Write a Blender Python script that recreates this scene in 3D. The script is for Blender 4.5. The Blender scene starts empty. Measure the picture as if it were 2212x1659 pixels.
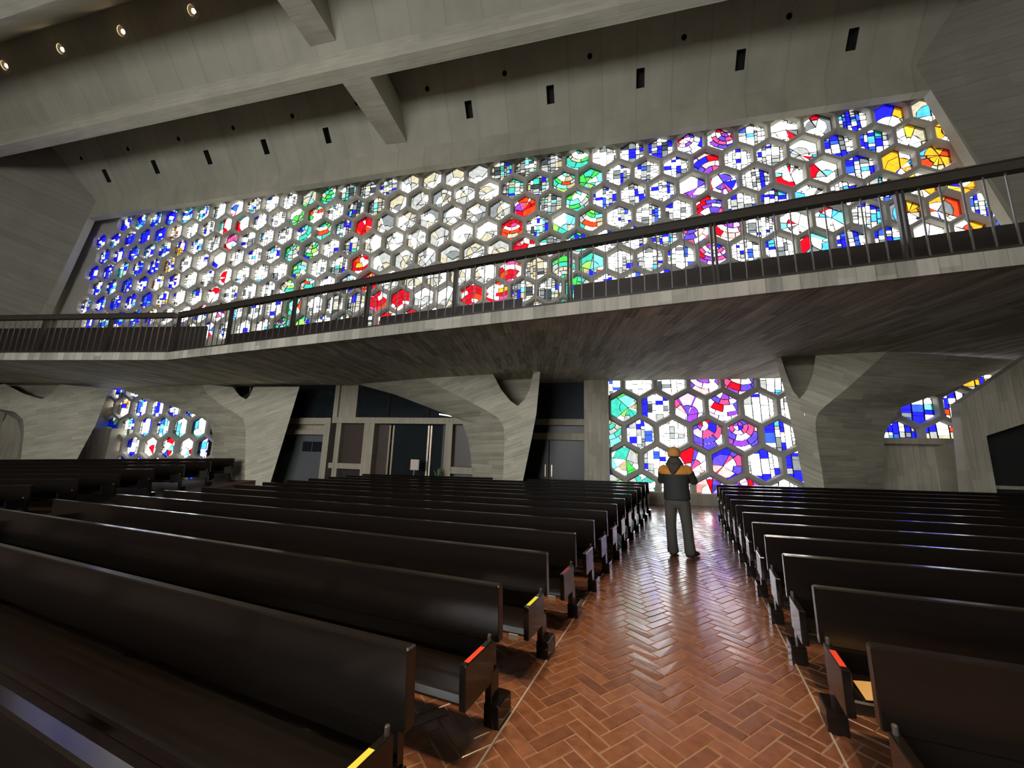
import bpy, math, random
from mathutils import Vector, Matrix

random.seed(7)
SC = bpy.context.scene
COL = SC.collection
PI = math.pi

# ------------------------------------------------------------------ camera, sky, exposure
HC = 1.802
cam_d = bpy.data.cameras.new('camera')
cam_d.sensor_fit = 'HORIZONTAL'
cam_d.sensor_width = 36.0
cam_d.lens = 13.915
cam_d.clip_end = 500
cam = bpy.data.objects.new('camera', cam_d)
COL.objects.link(cam)
RIGHT = Vector((0.97313575, 0.22842404, 0.02879695))
UP = Vector((0.01425461, -0.18461561, 0.98270742))
FWD = Vector((-0.22979037, 0.95589724, 0.18291215))
mw = Matrix.Identity(4)
for i in range(3):
    mw[i][0], mw[i][1], mw[i][2] = RIGHT[i], UP[i], -FWD[i]
mw[2][3] = HC
cam.matrix_world = mw
SC.camera = cam

SC.view_settings.view_transform = 'Standard'
SC.view_settings.look = 'None'
SC.view_settings.gamma = 1.0
SC.view_settings.use_curve_mapping = False
SC.view_settings.exposure = 0.5

SC.cycles.adaptive_threshold = .03
SC.cycles.max_bounces = 6
SC.cycles.diffuse_bounces = 3
SC.cycles.glossy_bounces = 2
SC.cycles.transparent_max_bounces = 8

SKY = 13.0
world = bpy.data.worlds.new('overcast_sky')
SC.world = world
world.use_nodes = True
wn = world.node_tree.nodes
bg = wn['Background']
bg.inputs[0].default_value = (0.97, 0.985, 1.0, 1)
bg.inputs[1].default_value = SKY


def portal(name, loc, rot, sx, sy):
    l = bpy.data.lights.new(name, 'AREA')
    l.shape = 'RECTANGLE'
    l.size, l.size_y = sx, sy
    l.cycles.is_portal = True
    o = bpy.data.objects.new(name, l)
    o.location = loc
    o.rotation_euler = rot
    COL.objects.link(o)


portal('window_portal', (-7.0, 14.6, 9.2), (-PI / 2, 0, 0), 41, 9.8)
portal('lower_window_portal', (5.6, 14.6, 2.6), (-PI / 2, 0, 0), 12.5, 4.4)
portal('lower_window_portal', (-20.2, 14.6, 2.6), (-PI / 2, 0, 0), 11, 4.4)
portal('fill_opening_portal', (-9.0, -12.4, 4.75), (PI / 2, 0, 0), 12, 6.5)  # samples daylight through the added opening behind the viewer


# ------------------------------------------------------------------ helpers
class MB:
    def __init__(self):
        self.v, self.f, self.m = [], [], []

    def add(self, pts, faces, mi=0):
        b = len(self.v)
        self.v += [tuple(p) for p in pts]
        for f in faces:
            self.f.append(tuple(b + i for i in f))
            self.m.append(mi)

    def box(self, x0, x1, y0, y1, z0, z1, mi=0):
        p = [(x0, y0, z0), (x1, y0, z0), (x1, y1, z0), (x0, y1, z0), (x0, y0, z1), (x1, y0, z1), (x1, y1, z1), (x0, y1, z1)]
        self.add(p, [(0, 3, 2, 1), (4, 5, 6, 7), (0, 1, 5, 4), (1, 2, 6, 5), (2, 3, 7, 6), (3, 0, 4, 7)], mi)

    def cbox(self, x0, x1, y0, y1, z0, z1, c=.008, mi=0):
        # box with chamfered edges: three stacked rings
        p = []
        for z, k in ((z0, c), (z0 + c, 0), (z1 - c, 0), (z1, c)):
            a0, a1, b0, b1 = x0 + k, x1 - k, y0 + k, y1 - k
            cc = c * .7
            p += [(a0 + cc, b0, z), (a1 - cc, b0, z), (a1, b0 + cc, z), (a1, b1 - cc, z), (a1 - cc, b1, z), (a0 + cc, b1, z), (a0, b1 - cc, z), (a0, b0 + cc, z)]
        F = [tuple(range(7, -1, -1)), tuple(range(24, 32))]
        for r in range(3):
            for i in range(8):
                j = (i + 1) % 8
                F.append((r * 8 + i, r * 8 + j, r * 8 + 8 + j, r * 8 + 8 + i))
        self.add(p, F, mi)

    def quad(self, a, b, c, d, mi=0):
        self.add([a, b, c, d], [(0, 1, 2, 3)], mi)

    def prism(self, A, B, mi=0, caps=True):
        """loft between two equal-length closed outlines"""
        nA = len(A)
        F = [(i, (i + 1) % nA, nA + (i + 1) % nA, nA + i) for i in range(nA)]
        if caps:
            F += [tuple(range(nA - 1, -1, -1)), tuple(range(nA, 2 * nA))]
        self.add(list(A) + list(B), F, mi)

    def tube(self, path, rad, n=10, mi=0, flat=None):
        """rings around a path; rad = list of (rx, ry) or r"""
        rings = []
        P = [Vector(p) for p in path]
        ref = Vector((0, 1, 0)) if flat is None else Vector(flat)
        for i, p in enumerate(P):
            t = (P[min(i + 1, len(P) - 1)] - P[max(i - 1, 0)]).normalized()
            a = ref - t * ref.dot(t)
            if a.length < 1e-3:
                a = Vector((1, 0, 0)) - t * t.x
            a.normalize()
            b = t.cross(a)
            r = rad[i]
            rx, ry = r if isinstance(r, tuple) else (r, r)
            rings.append([p + b * math.cos(2 * PI * k / n) * rx + a * math.sin(2 * PI * k / n) * ry for k in range(n)])
        F = []
        pts = [q for r in rings for q in r]
        for i in range(len(rings) - 1):
            for k in range(n):
                l = (k + 1) % n
                F.append((i * n + k, i * n + l, i * n + n + l, i * n + n + k))
        F.append(tuple(range(n - 1, -1, -1)))
        F.append(tuple((len(rings) - 1) * n + k for k in range(n)))
        self.add(pts, F, mi)

    def mesh(self, name, mats):
        me = bpy.data.meshes.new(name)
        me.from_pydata(self.v, [], self.f)
        for m in (mats if isinstance(mats, (list, tuple)) else [mats]):
            me.materials.append(m)
        if any(self.m):
            me.polygons.foreach_set('material_index', self.m)
        me.update()
        return me


def link(name, me, parent=None, mat=None, smooth=False):
    o = bpy.data.objects.new(name, me)
    COL.objects.link(o)
    if parent is not None:
        o.parent = parent
    if smooth and me is not None:
        me.polygons.foreach_set('use_smooth', [True] * len(me.polygons))
    return o


def obj(name, mb, mats, parent=None, smooth=False):
    return link(name, mb.mesh(name, mats), parent, smooth=smooth)


def empty(name, loc=(0, 0, 0)):
    o = bpy.data.objects.new(name, None)
    o.empty_display_size = .2
    o.location = loc
    COL.objects.link(o)
    return o


def tag(o, label=None, cat=None, group=None, kind=None):
    if label:
        o['label'] = label
    if cat:
        o['category'] = cat
    if group:
        o['group'] = group
    if kind:
        o['kind'] = kind
    return o


# ------------------------------------------------------------------ materials
def new_mat(name):
    m = bpy.data.materials.new(name)
    m.use_nodes = True
    nt = m.node_tree
    b = nt.nodes['Principled BSDF']
    return m, nt, b


def N(nt, t, **kw):
    n = nt.nodes.new(t)
    for k, v in kw.items():
        setattr(n, k, v)
    return n


def math_node(nt, op, a, b=None, c=None):
    n = N(nt, 'ShaderNodeMath', operation=op)
    for i, x in enumerate((a, b, c)):
        if x is None:
            continue
        if isinstance(x, (int, float)):
            n.inputs[i].default_value = x
        else:
            nt.links.new(x, n.inputs[i])
    return n.outputs[0]


def dot_node(nt, vec, v):
    n = N(nt, 'ShaderNodeVectorMath', operation='DOT_PRODUCT')
    nt.links.new(vec, n.inputs[0])
    n.inputs[1].default_value = v
    return n.outputs['Value']


def concrete(name, col=(.33, .31, .255), across=(0, 0, 1), along=(1, 0, 0), bw=.16, tone=.35, streak=.35, blotch=.25, bump=.25, rough=.85, blen=2.2):
    """board-marked concrete: boards of width bw laid side by side along 'across', each a slightly different tone"""
    m, nt, b = new_mat(name)
    L = nt.links.new
    tc = N(nt, 'ShaderNodeTexCoord').outputs['Object']
    d = math_node(nt, 'DIVIDE', dot_node(nt, tc, across), bw)
    s = dot_node(nt, tc, along)
    idx = math_node(nt, 'FLOOR', d)
    fr = math_node(nt, 'FRACT', d)
    w1 = N(nt, 'ShaderNodeTexWhiteNoise', noise_dimensions='1D')
    L(idx, w1.inputs['W'])
    sh = math_node(nt, 'ADD', math_node(nt, 'DIVIDE', s, blen), math_node(nt, 'MULTIPLY', w1.outputs['Value'], 7.3))
    seg = math_node(nt, 'FLOOR', sh)
    w2 = N(nt, 'ShaderNodeTexWhiteNoise', noise_dimensions='1D')
    L(math_node(nt, 'ADD', math_node(nt, 'MULTIPLY', idx, 3.17), math_node(nt, 'MULTIPLY', seg, 11.7)), w2.inputs['W'])
    # streaks along the boards
    cv = N(nt, 'ShaderNodeCombineXYZ')
    L(math_node(nt, 'MULTIPLY', d, 3.0), cv.inputs[0])
    L(math_node(nt, 'MULTIPLY', s, 1.3), cv.inputs[1])
    ns = N(nt, 'ShaderNodeTexNoise')
    ns.inputs['Scale'].default_value = 1.0
    ns.inputs['Detail'].default_value = 4
    L(cv.outputs[0], ns.inputs['Vector'])
    nb = N(nt, 'ShaderNodeTexNoise')
    nb.inputs['Scale'].default_value = .8
    nb.inputs['Detail'].default_value = 5
    L(tc, nb.inputs['Vector'])
    val = math_node(nt, 'ADD', math_node(nt, 'MULTIPLY', math_node(nt, 'SUBTRACT', w2.outputs['Value'], .5), tone),
                    math_node(nt, 'MULTIPLY', math_node(nt, 'SUBTRACT', ns.outputs['Fac'], .5), streak * 2))
    val = math_node(nt, 'ADD', val, math_node(nt, 'MULTIPLY', math_node(nt, 'SUBTRACT', nb.outputs['Fac'], .5), blotch * 2))
    edge = math_node(nt, 'LESS_THAN', fr, .06)
    val = math_node(nt, 'SUBTRACT', math_node(nt, 'ADD', val, 1.0), math_node(nt, 'MULTIPLY', edge, .22 if tone > .1 else .1))
    mix = N(nt, 'ShaderNodeVectorMath', operation='SCALE')
    mix.inputs[0].default_value = col
    L(val, mix.inputs['Scale'])
    L(mix.outputs[0], b.inputs['Base Color'])
    b.inputs['Roughness'].default_value = rough
    bp = N(nt, 'ShaderNodeBump')
    bp.inputs['Strength'].default_value = bump
    bp.inputs['Distance'].default_value = .02
    hgt = math_node(nt, 'SUBTRACT', math_node(nt, 'ADD', math_node(nt, 'MULTIPLY', w2.outputs['Value'], .5), ns.outputs['Fac']), math_node(nt, 'MULTIPLY', edge, .8))
    L(hgt, bp.inputs['Height'])
    L(bp.outputs[0], b.inputs['Normal'])
    return m


def simple(name, col, rough=.5, metal=0, noise=.15, nscale=6, spec=.5, bump=0, coat=0):
    m, nt, b = new_mat(name)
    L = nt.links.new
    tc = N(nt, 'ShaderNodeTexCoord').outputs['Object']
    ns = N(nt, 'ShaderNodeTexNoise')
    ns.inputs['Scale'].default_value = nscale
    ns.inputs['Detail'].default_value = 4
    L(tc, ns.inputs['Vector'])
    val = math_node(nt, 'ADD', math_node(nt, 'MULTIPLY', math_node(nt, 'SUBTRACT', ns.outputs['Fac'], .5), noise * 2), 1.0)
    mix = N(nt, 'ShaderNodeVectorMath', operation='SCALE')
    mix.inputs[0].default_value = col
    L(val, mix.inputs['Scale'])
    L(mix.outputs[0], b.inputs['Base Color'])
    b.inputs['Roughness'].default_value = rough
    b.inputs['Metallic'].default_value = metal
    b.inputs['Specular IOR Level'].default_value = spec
    b.inputs['Coat Weight'].default_value = coat
    if bump:
        bp = N(nt, 'ShaderNodeBump')
        bp.inputs['Strength'].default_value = bump
        bp.inputs['Distance'].default_value = .01
        L(ns.outputs['Fac'], bp.inputs['Height'])
        L(bp.outputs[0], b.inputs['Normal'])
    return m


def pew_wood(name, axis=0):
    m, nt, b = new_mat(name)
    L = nt.links.new
    tc = N(nt, 'ShaderNodeTexCoord').outputs['Object']
    mp = N(nt, 'ShaderNodeMapping')
    mp.inputs['Scale'].default_value = (.6, 18, 18) if axis == 0 else (18, .6, 18)
    L(tc, mp.inputs['Vector'])
    ns = N(nt, 'ShaderNodeTexNoise')
    ns.inputs['Scale'].default_value = 1.6
    ns.inputs['Detail'].default_value = 5
    L(mp.outputs[0], ns.inputs['Vector'])
    cr = N(nt, 'ShaderNodeValToRGB')
    cr.color_ramp.elements[0].color = (.004, .0032, .0028, 1)
    cr.color_ramp.elements[1].color = (.014, .0095, .007, 1)
    L(ns.outputs['Fac'], cr.inputs[0])
    L(cr.outputs[0], b.inputs['Base Color'])
    b.inputs['Roughness'].default_value = .16
    b.inputs['Specular IOR Level'].default_value = .5
    bp = N(nt, 'ShaderNodeBump')
    bp.inputs['Strength'].default_value = .06
    bp.inputs['Distance'].default_value = .002
    L(ns.outputs['Fac'], bp.inputs['Height'])
    L(bp.outputs[0], b.inputs['Normal'])
    return m


def brick_mat():
    m, nt, b = new_mat('waxed_brick')
    L = nt.links.new
    oi = N(nt, 'ShaderNodeObjectInfo').outputs['Random']
    ge = N(nt, 'ShaderNodeNewGeometry')
    rnd = math_node(nt, 'FRACT', math_node(nt, 'ADD', oi, ge.outputs['Random Per Island']))
    cr = N(nt, 'ShaderNodeValToRGB')
    cr.color_ramp.elements[0].color = (.165, .066, .034, 1)
    cr.color_ramp.elements[1].color = (.25, .105, .055, 1)
    e = cr.color_ramp.elements.new(.5)
    e.color = (.21, .082, .041, 1)
    L(rnd, cr.inputs[0])
    ns = N(nt, 'ShaderNodeTexNoise')
    ns.inputs['Scale'].default_value = 14
    ns.inputs['Detail'].default_value = 5
    pos = ge.outputs['Position']
    L(pos, ns.inputs['Vector'])
    mx = N(nt, 'ShaderNodeMix', data_type='RGBA', blend_type='MULTIPLY')
    mx.inputs['Factor'].default_value = .55
    L(cr.outputs[0], mx.inputs['A'])
    cr2 = N(nt, 'ShaderNodeValToRGB')
    cr2.color_ramp.elements[0].color = (.45, .4, .36, 1)
    cr2.color_ramp.elements[1].color = (1, 1, 1, 1)
    cr2.color_ramp.elements[0].position = .3
    cr2.color_ramp.elements[1].position = .65
    L(ns.outputs['Fac'], cr2.inputs[0])
    L(cr2.outputs[0], mx.inputs['B'])
    L(mx.outputs['Result'], b.inputs['Base Color'])
    b.inputs['Roughness'].default_value = .27
    b.inputs['Specular IOR Level'].default_value = .7
    b.inputs['Coat Weight'].default_value = .8
    b.inputs['Coat Roughness'].default_value = .16
    n2 = N(nt, 'ShaderNodeTexNoise')
    n2.inputs['Scale'].default_value = 9
    n2.inputs['Detail'].default_value = 3
    L(pos, n2.inputs['Vector'])
    bp = N(nt, 'ShaderNodeBump')
    bp.inputs['Strength'].default_value = .14
    bp.inputs['Distance'].default_value = .006
    L(n2.outputs['Fac'], bp.inputs['Height'])
    L(bp.outputs[0], b.inputs['Normal'])
    return m


def glass_mat(name, T, gloss=.05):
    """thin stained glass: tints what passes through; two faces per pane, so each takes the root"""
    m = bpy.data.materials.new(name)
    m.use_nodes = True
    nt = m.node_tree
    nt.nodes.clear()
    out = N(nt, 'ShaderNodeOutputMaterial')
    tr = N(nt, 'ShaderNodeBsdfTransparent')
    gl = N(nt, 'ShaderNodeBsdfGlossy')
    gl.inputs['Roughness'].default_value = .15
    gl.inputs['Color'].default_value = (.8, .8, .8, 1)
    tc = N(nt, 'ShaderNodeTexCoord')
    ns = N(nt, 'ShaderNodeTexNoise')
    ns.inputs['Scale'].default_value = 7.0
    nt.links.new(tc.outputs['Object'], ns.inputs['Vector'])
    k = math_node(nt, 'ADD', math_node(nt, 'MULTIPLY', ns.outputs['Fac'], .5), .75)
    sc = N(nt, 'ShaderNodeVectorMath', operation='SCALE')
    sc.inputs[0].default_value = tuple(math.sqrt(c) for c in T)
    nt.links.new(k, sc.inputs['Scale'])
    mn = N(nt, 'ShaderNodeVectorMath', operation='MINIMUM')
    mn.inputs[1].default_value = (1, 1, 1)
    nt.links.new(sc.outputs[0], mn.inputs[0])
    nt.links.new(mn.outputs[0], tr.inputs['Color'])
    mx = N(nt, 'ShaderNodeMixShader')
    mx.inputs[0].default_value = gloss
    nt.links.new(tr.outputs[0], mx.inputs[1])
    nt.links.new(gl.outputs[0], mx.inputs[2])
    nt.links.new(mx.outputs[0], out.inputs[0])
    return m


GLASS = {
    'white': (.46, .465, .455), 'milk': (.046, .047, .044), 'cream': (.056, .050, .034), 'grey': (.022, .024, .024), 'dark': (.005, .006, .0065), 'beige': (.050, .042, .024),
    'blue': (.0018, .0018, .30), 'royal': (.004, .012, .15), 'sky': (.009, .055, .14), 'aqua': (.022, .105, .095), 'teal': (.005, .055, .040),
    'green': (.006, .060, .008), 'lime': (.035, .085, .012), 'red': (.105, .0004, .0016), 'scarlet': (.14, .006, .0012), 'pink': (.10, .008, .026), 'rose': (.13, .055, .052),
    'purple': (.032, .006, .066), 'lilac': (.072, .055, .15), 'violet': (.012, .007, .075), 'orange': (.13, .046, .0022), 'yellow': (.16, .095, .005), 'pale': (.16, .175, .21),
}
GNAMES = list(GLASS)
GM = [glass_mat('glass_' + k, GLASS[k]) for k in GNAMES]
GI = {k: i for i, k in enumerate(GNAMES)}
M_CAME = simple('lead_came', (.035, .033, .03), rough=.5, metal=.3)

CONC = (.35, .332, .262)
M_LATT = concrete('lattice_concrete', (.38, .36, .31), across=(0, 1, 0), along=(1, 0, 0), bw=.5, tone=.06, streak=.1, blotch=.22, bump=.1)
M_BULK = concrete('bulkhead_concrete', CONC, across=(1, 0, 0), along=(0, 0, 1), bw=1.2, tone=.10, streak=.14, blotch=.25, bump=.12, blen=4)
M_CEIL = concrete('ceiling_concrete', (.345, .328, .262), across=(1, 0, 0), along=(0, 1, .6), bw=1.2, tone=.09, streak=.12, blotch=.22, bump=.1, blen=5)
M_BEAM = concrete('beam_concrete', (.41, .39, .312), across=(0, .6, .8), along=(1, 0, 0), bw=.14, tone=.14, streak=.25, blotch=.25, bump=.2, blen=3)
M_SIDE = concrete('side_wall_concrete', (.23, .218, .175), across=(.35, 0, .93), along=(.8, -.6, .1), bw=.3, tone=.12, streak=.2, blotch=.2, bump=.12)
M_SOFF = concrete('soffit_concrete', (.54, .505, .40), across=(.985, .17, 0), along=(-.17, .985, 0), bw=.17, tone=.55, streak=.75, blotch=.25, bump=.5, blen=1.6)
M_FASC = concrete('fascia_concrete', (.35, .33, .275), across=(1, 0, 0), along=(0, 0, 1), bw=.21, tone=.5, streak=.3, blotch=.35, bump=.3)
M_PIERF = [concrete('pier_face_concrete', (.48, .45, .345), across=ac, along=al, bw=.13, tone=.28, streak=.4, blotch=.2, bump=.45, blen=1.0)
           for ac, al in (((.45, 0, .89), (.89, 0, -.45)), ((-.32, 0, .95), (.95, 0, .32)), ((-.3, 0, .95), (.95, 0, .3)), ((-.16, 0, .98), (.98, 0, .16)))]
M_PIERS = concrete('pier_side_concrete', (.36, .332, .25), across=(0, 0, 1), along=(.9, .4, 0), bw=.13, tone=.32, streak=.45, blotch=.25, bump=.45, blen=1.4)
M_VERT = concrete('vertical_board_concrete', (.40, .36, .275), across=(1, 0, 0), along=(0, 0, 1), bw=.15, tone=.22, streak=.35, blotch=.3, bump=.4, blen=.7)
M_FRAME = concrete('entry_frame_concrete', (.34, .30, .225), across=(1, 0, 0), along=(0, 0, 1), bw=.2, tone=.12, streak=.25, blotch=.2, bump=.25)
M_PEW = pew_wood('ebony_stained_wood')
M_BRICK = brick_mat()
M_MORTAR = simple('mortar', (.075, .040, .026), rough=.8, nscale=20, noise=.4)
M_LINE = simple('aisle_edge_strip', (.45, .40, .34), rough=.35, metal=.2)
M_RAIL = simple('bronze_rail', (.035, .027, .02), rough=.38, metal=.2, noise=.3)
M_STEEL = simple('steel_baluster', (.16, .15, .14), rough=.35, metal=.7)
M_BENCH = simple('balcony_bench_wood', (.02, .013, .010), rough=.4, noise=.3)
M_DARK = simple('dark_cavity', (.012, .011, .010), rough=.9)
M_DOOR = simple('dark_door_wood', (.016, .010, .0075), rough=.4, noise=.35, nscale=3)
M_BROWN = simple('brown_panel', (.036, .018, .010), rough=.45, noise=.3, nscale=3)
M_NAVY = simple('navy_curtain', (.009, .012, .020), rough=.7, noise=.5, nscale=5, bump=.3)
M_GLAZE = simple('dark_glazing', (.012, .016, .018), rough=.06, noise=.2)
M_LOBBY = simple('lobby_wall', (.085, .09, .092), rough=.8)
M_BRASS = simple('brass_frame', (.42, .36, .27), rough=.3, metal=.9)
M_RED = simple('red_tape', (.72, .05, .02), rough=.5, noise=.05)
M_YEL = simple('yellow_tape', (.72, .70, .06), rough=.5, noise=.05)
M_MAROON = simple('maroon_tape', (.25, .02, .03), rough=.5, noise=.05)
M_PLATE = simple('white_plate', (.62, .62, .58), rough=.4, noise=.05)
M_PAPER = simple('paper', (.75, .72, .66), rough=.7, noise=.06)
M_TAN = simple('tan_sheet', (.62, .38, .13), rough=.6, noise=.12)
M_GROUND = simple('exterior_paving', (.45, .45, .43), rough=.9, noise=.2, nscale=1)


def emit(name, col, s):
    m = bpy.data.materials.new(name)
    m.use_nodes = True
    nt = m.node_tree
    nt.nodes.clear()
    o = N(nt, 'ShaderNodeOutputMaterial')
    e = N(nt, 'ShaderNodeEmission')
    e.inputs[0].default_value = (*col, 1)
    e.inputs[1].default_value = s
    nt.links.new(e.outputs[0], o.inputs[0])
    return m


M_BULB = emit('warm_bulb', (1, .72, .38), 25)
M_TUBE = emit('lobby_tube', (1, .95, .85), 2.5)

# ------------------------------------------------------------------ floor frame (the floor rises gently to the window wall)
E_ = Vector((0.98048335, -0.19545418, 0.02121475))
M_ = Vector((0.19458031, 0.98016961, 0.03749717))
N_ = Vector((-0.02812303, -0.03263738, 0.99907152))
O_ = Vector((0.05068, 0.05882, 0.00167))


def FP(e, m, h=0.0):
    return O_ + E_ * e + M_ * m + N_ * h


def zfloor(x, y):
    return O_.z - (N_.x * (x - O_.x) + N_.y * (y - O_.y)) / N_.z


def fmat(e, m, h=0, rot=0):
    c, s = math.cos(rot), math.sin(rot)
    ex = E_ * c + M_ * s
    my = -E_ * s + M_ * c
    p = FP(e, m, h)
    mt = Matrix.Identity(4)
    for i in range(3):
        mt[i][0], mt[i][1], mt[i][2], mt[i][3] = ex[i], my[i], N_[i], p[i]
    return mt


# ------------------------------------------------------------------ structure: floor
D = 13.992
A = 1.03632
X0, Z0 = -24.79435, 11.67374 + HC
RP = A * math.sqrt(3) / 2
XL, XR = -44.0, 27.0
YB = -12.0


mb = MB()
mb.quad((XL, YB, zfloor(XL, YB)), (XR, YB, zfloor(XR, YB)), (XR, 14.8, zfloor(XR, 14.8)), (XL, 14.8, zfloor(XL, 14.8)))
mb.quad((XL, YB, zfloor(XL, YB) - .3), (XL, 14.8, zfloor(XL, 14.8) - .3), (XR, 14.8, zfloor(XR, 14.8) - .3), (XR, YB, zfloor(XR, YB) - .3))
floor = tag(obj('floor', mb, M_MORTAR), 'sloping red brick church floor', None, None, 'structure')

# herringbone bricks at 45 degrees to the building, individual near the camera
BL, BW = .30, .10
JT = .006


def brick_mesh(seed):
    r = random.Random(seed)
    b = MB()
    c = .006
    x0, x1, y0, y1 = JT / 2, BL - JT / 2, JT / 2, BW - JT / 2
    z1 = .012
    j = lambda: r.uniform(-.0018, .0018)
    base = [(x0, y0, -.002), (x1, y0, -.002), (x1, y1, -.002), (x0, y1, -.002)]
    mid = [(x + j(), y + j(), z1 - c * .7) for x, y, _ in base]
    top = [(x0 + c, y0 + c, z1 + j()), (x1 - c, y0 + c, z1 + j()), (x1 - c, y1 - c, z1 + j()), (x0 + c, y1 - c, z1 + j())]
    b.add(base + mid + top, [(0, 1, 5, 4), (1, 2, 6, 5), (2, 3, 7, 6), (3, 0, 4, 7), (4, 5, 9, 8), (5, 6, 10, 9), (6, 7, 11, 10), (7, 4, 8, 11), (8, 9, 10, 11)])
    return b


BV = [brick_mesh(k) for k in range(6)]
BM = [b.mesh('brick', M_BRICK) for b in BV]
q45 = math.radians(45)
c45, s45 = math.cos(q45), math.sin(q45)


def left_edge(m):
    return -1.25 - .018 * (m - 2.3)


def right_edge(m):
    return .655 - .017 * (m - 3.1)


bricks = []
for i in range(-260, 260):
    for j in range(-60, 60):
        ox = i * BW - j * (BL + BW)
        oy = i * BW + j * (BL - BW)
        for kind in (0, 1):
            if kind == 0:
                hx, hy, rot = ox, oy, 0.0
                cx, cy = ox + BL / 2, oy + BW / 2
            else:
                hx, hy, rot = ox + BL + BW, oy + BW - BL, PI / 2
                cx, cy = ox + BL + BW / 2, oy + BW - BL / 2
            # rotate by 45 degrees into building axes
            wx, wy = cx * c45 - cy * s45, cx * s45 + cy * c45
            if wy < -.8 or wy > 13.7:
                continue
            d = Vector((wx, wy, zfloor(wx, wy))) - O_
            e, m = d.dot(E_), d.dot(M_)
            le, re = left_edge(m) - (1.6 if m < 6 else .35), right_edge(m) + (1.5 if m < 6 else .35)
            if e < le or e > re or m < -.6:
                continue
            bx, by = hx * c45 - hy * s45, hx * s45 + hy * c45
            bricks.append((d.length, bx, by, rot + q45, m))
bricks.sort(key=lambda t: t[0])
TILT = Matrix.Identity(3)
tz = N_
tx = Vector((1, 0, -N_.x / N_.z)).normalized()
ty = tz.cross(tx)
rb = random.Random(3)


def brick_matrix(bx, by, rot):
    mt = Matrix.Identity(4)
    ax = tx * math.cos(rot) + ty * math.sin(rot)
    ay = -tx * math.sin(rot) + ty * math.cos(rot)
    p = Vector((bx, by, zfloor(bx, by))) + tz * rb.uniform(-.002, .002)
    az = (tz + ax * rb.uniform(-.004, .004) + ay * rb.uniform(-.006, .006)).normalized()
    for i in range(3):
        mt[i][0], mt[i][1], mt[i][2], mt[i][3] = ax[i], ay[i], az[i], p[i]
    return mt


# the 300 nearest bricks that the picture shows
shown, rest = [], []
for t in bricks:
    p = Vector((t[1], t[2], zfloor(t[1], t[2]) - HC))
    z = p.dot(FWD)
    u = p.dot(RIGHT) / z if z > .1 else 9
    v = p.dot(UP) / z if z > .1 else 9
    vis = z > .1 and abs(u) < 1.33 and v > -1.0
    (shown if vis and len(shown) < 300 else rest).append(t)
for t in shown:
    o = link('brick', BM[rb.randrange(6)], floor)
    o.matrix_world = brick_matrix(t[1], t[2], t[3])
mb = MB()
for t in rest:
    mt = brick_matrix(t[1], t[2], t[3])
    b = BV[rb.randrange(6)]
    mb.add([mt @ Vector(p) for p in b.v], b.f)
tag(obj('brick_paving', mb, M_BRICK, floor), 'herringbone bricks further up the aisle', None, None, 'stuff')
mb = MB()
mb.prism([FP(-2.8, -.6, -.01), FP(2.2, -.6, -.01), FP(1.2, 13.3, -.01), FP(-2.0, 13.3, -.01)], [FP(-2.8, -.6, .0085), FP(2.2, -.6, .0085), FP(1.2, 13.3, .0085), FP(-2.0, 13.3, .0085)])
obj('mortar_bed', mb, simple('pale_mortar', (.27, .165, .105), rough=.2, nscale=25, noise=.25, spec=.6), floor)
mb = MB()
for fn, sgn in ((left_edge, -1), (right_edge, 1)):
    P = []
    for k in range(2):
        m = (-.6, 13.4)[k]
        x = fn(m)
        P.append((x - .006, x + .006, m))
    a, b = P
    q = [FP(a[0], a[2], .0), FP(a[1], a[2], .0), FP(b[1], b[2], .0), FP(b[0], b[2], .0)]
    q2 = [p + N_ * .0165 for p in q]
    mb.prism(q, q2)
tag(obj('floor_strip', mb, M_LINE, floor), 'thin pale strip edging the brick aisle')

mb = MB()
mb.box(-60, 45, 14.9, 60, -1.2, -1.0)
tag(obj('ground', mb, M_GROUND), 'pale paving outside the church', None, None, 'structure')

# ------------------------------------------------------------------ structure: bulkhead with the trapezoid opening
DF = 13.09
LS = -1.82 / 5.6   # left jamb run per metre of height (negative: spreads downward)
RS = 1.40 / 4.70
ZT = 11.66 + HC
ZBAL = 4.5


def jl(z):
    return -26.17 + (ZT - z) * LS


def jr(z):
    return 10.0 + (ZT - z) * RS


ZC = 14.42
mb = MB()
T = .30


def both(poly):
    mb.prism([(x, DF, z) for x, z in poly], [(x, DF + T, z) for x, z in poly])


both([(jl(ZC) - 6, ZC), (jl(ZC) - 6, ZT), (jl(ZT), ZT), (jr(ZT), ZT), (jr(ZC) + 4, ZT), (jr(ZC) + 4, ZC + .02)])
both([(jl(ZT), ZT), (jl(ZT) - 6, ZT), (jl(0) - 6, -1.5), (jl(0), -1.5)])
both([(jr(ZT), ZT), (jr(0), -1.5), (jr(0) + 4, -1.5), (jr(ZT) + 4, ZT)])
mb.box(-34, 20, DF + .1, 14.3, 14.3, 15.2)
mb.box(-29.9, -29.3, DF + .1, 14.3, -1.5, 15)
mb.box(15.6, 16.2, DF + .1, 14.3, -1.5, 15)
tag(obj('wall_back', mb, M_BULK), 'concrete wall framing the great window', None, None, 'structure')

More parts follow.
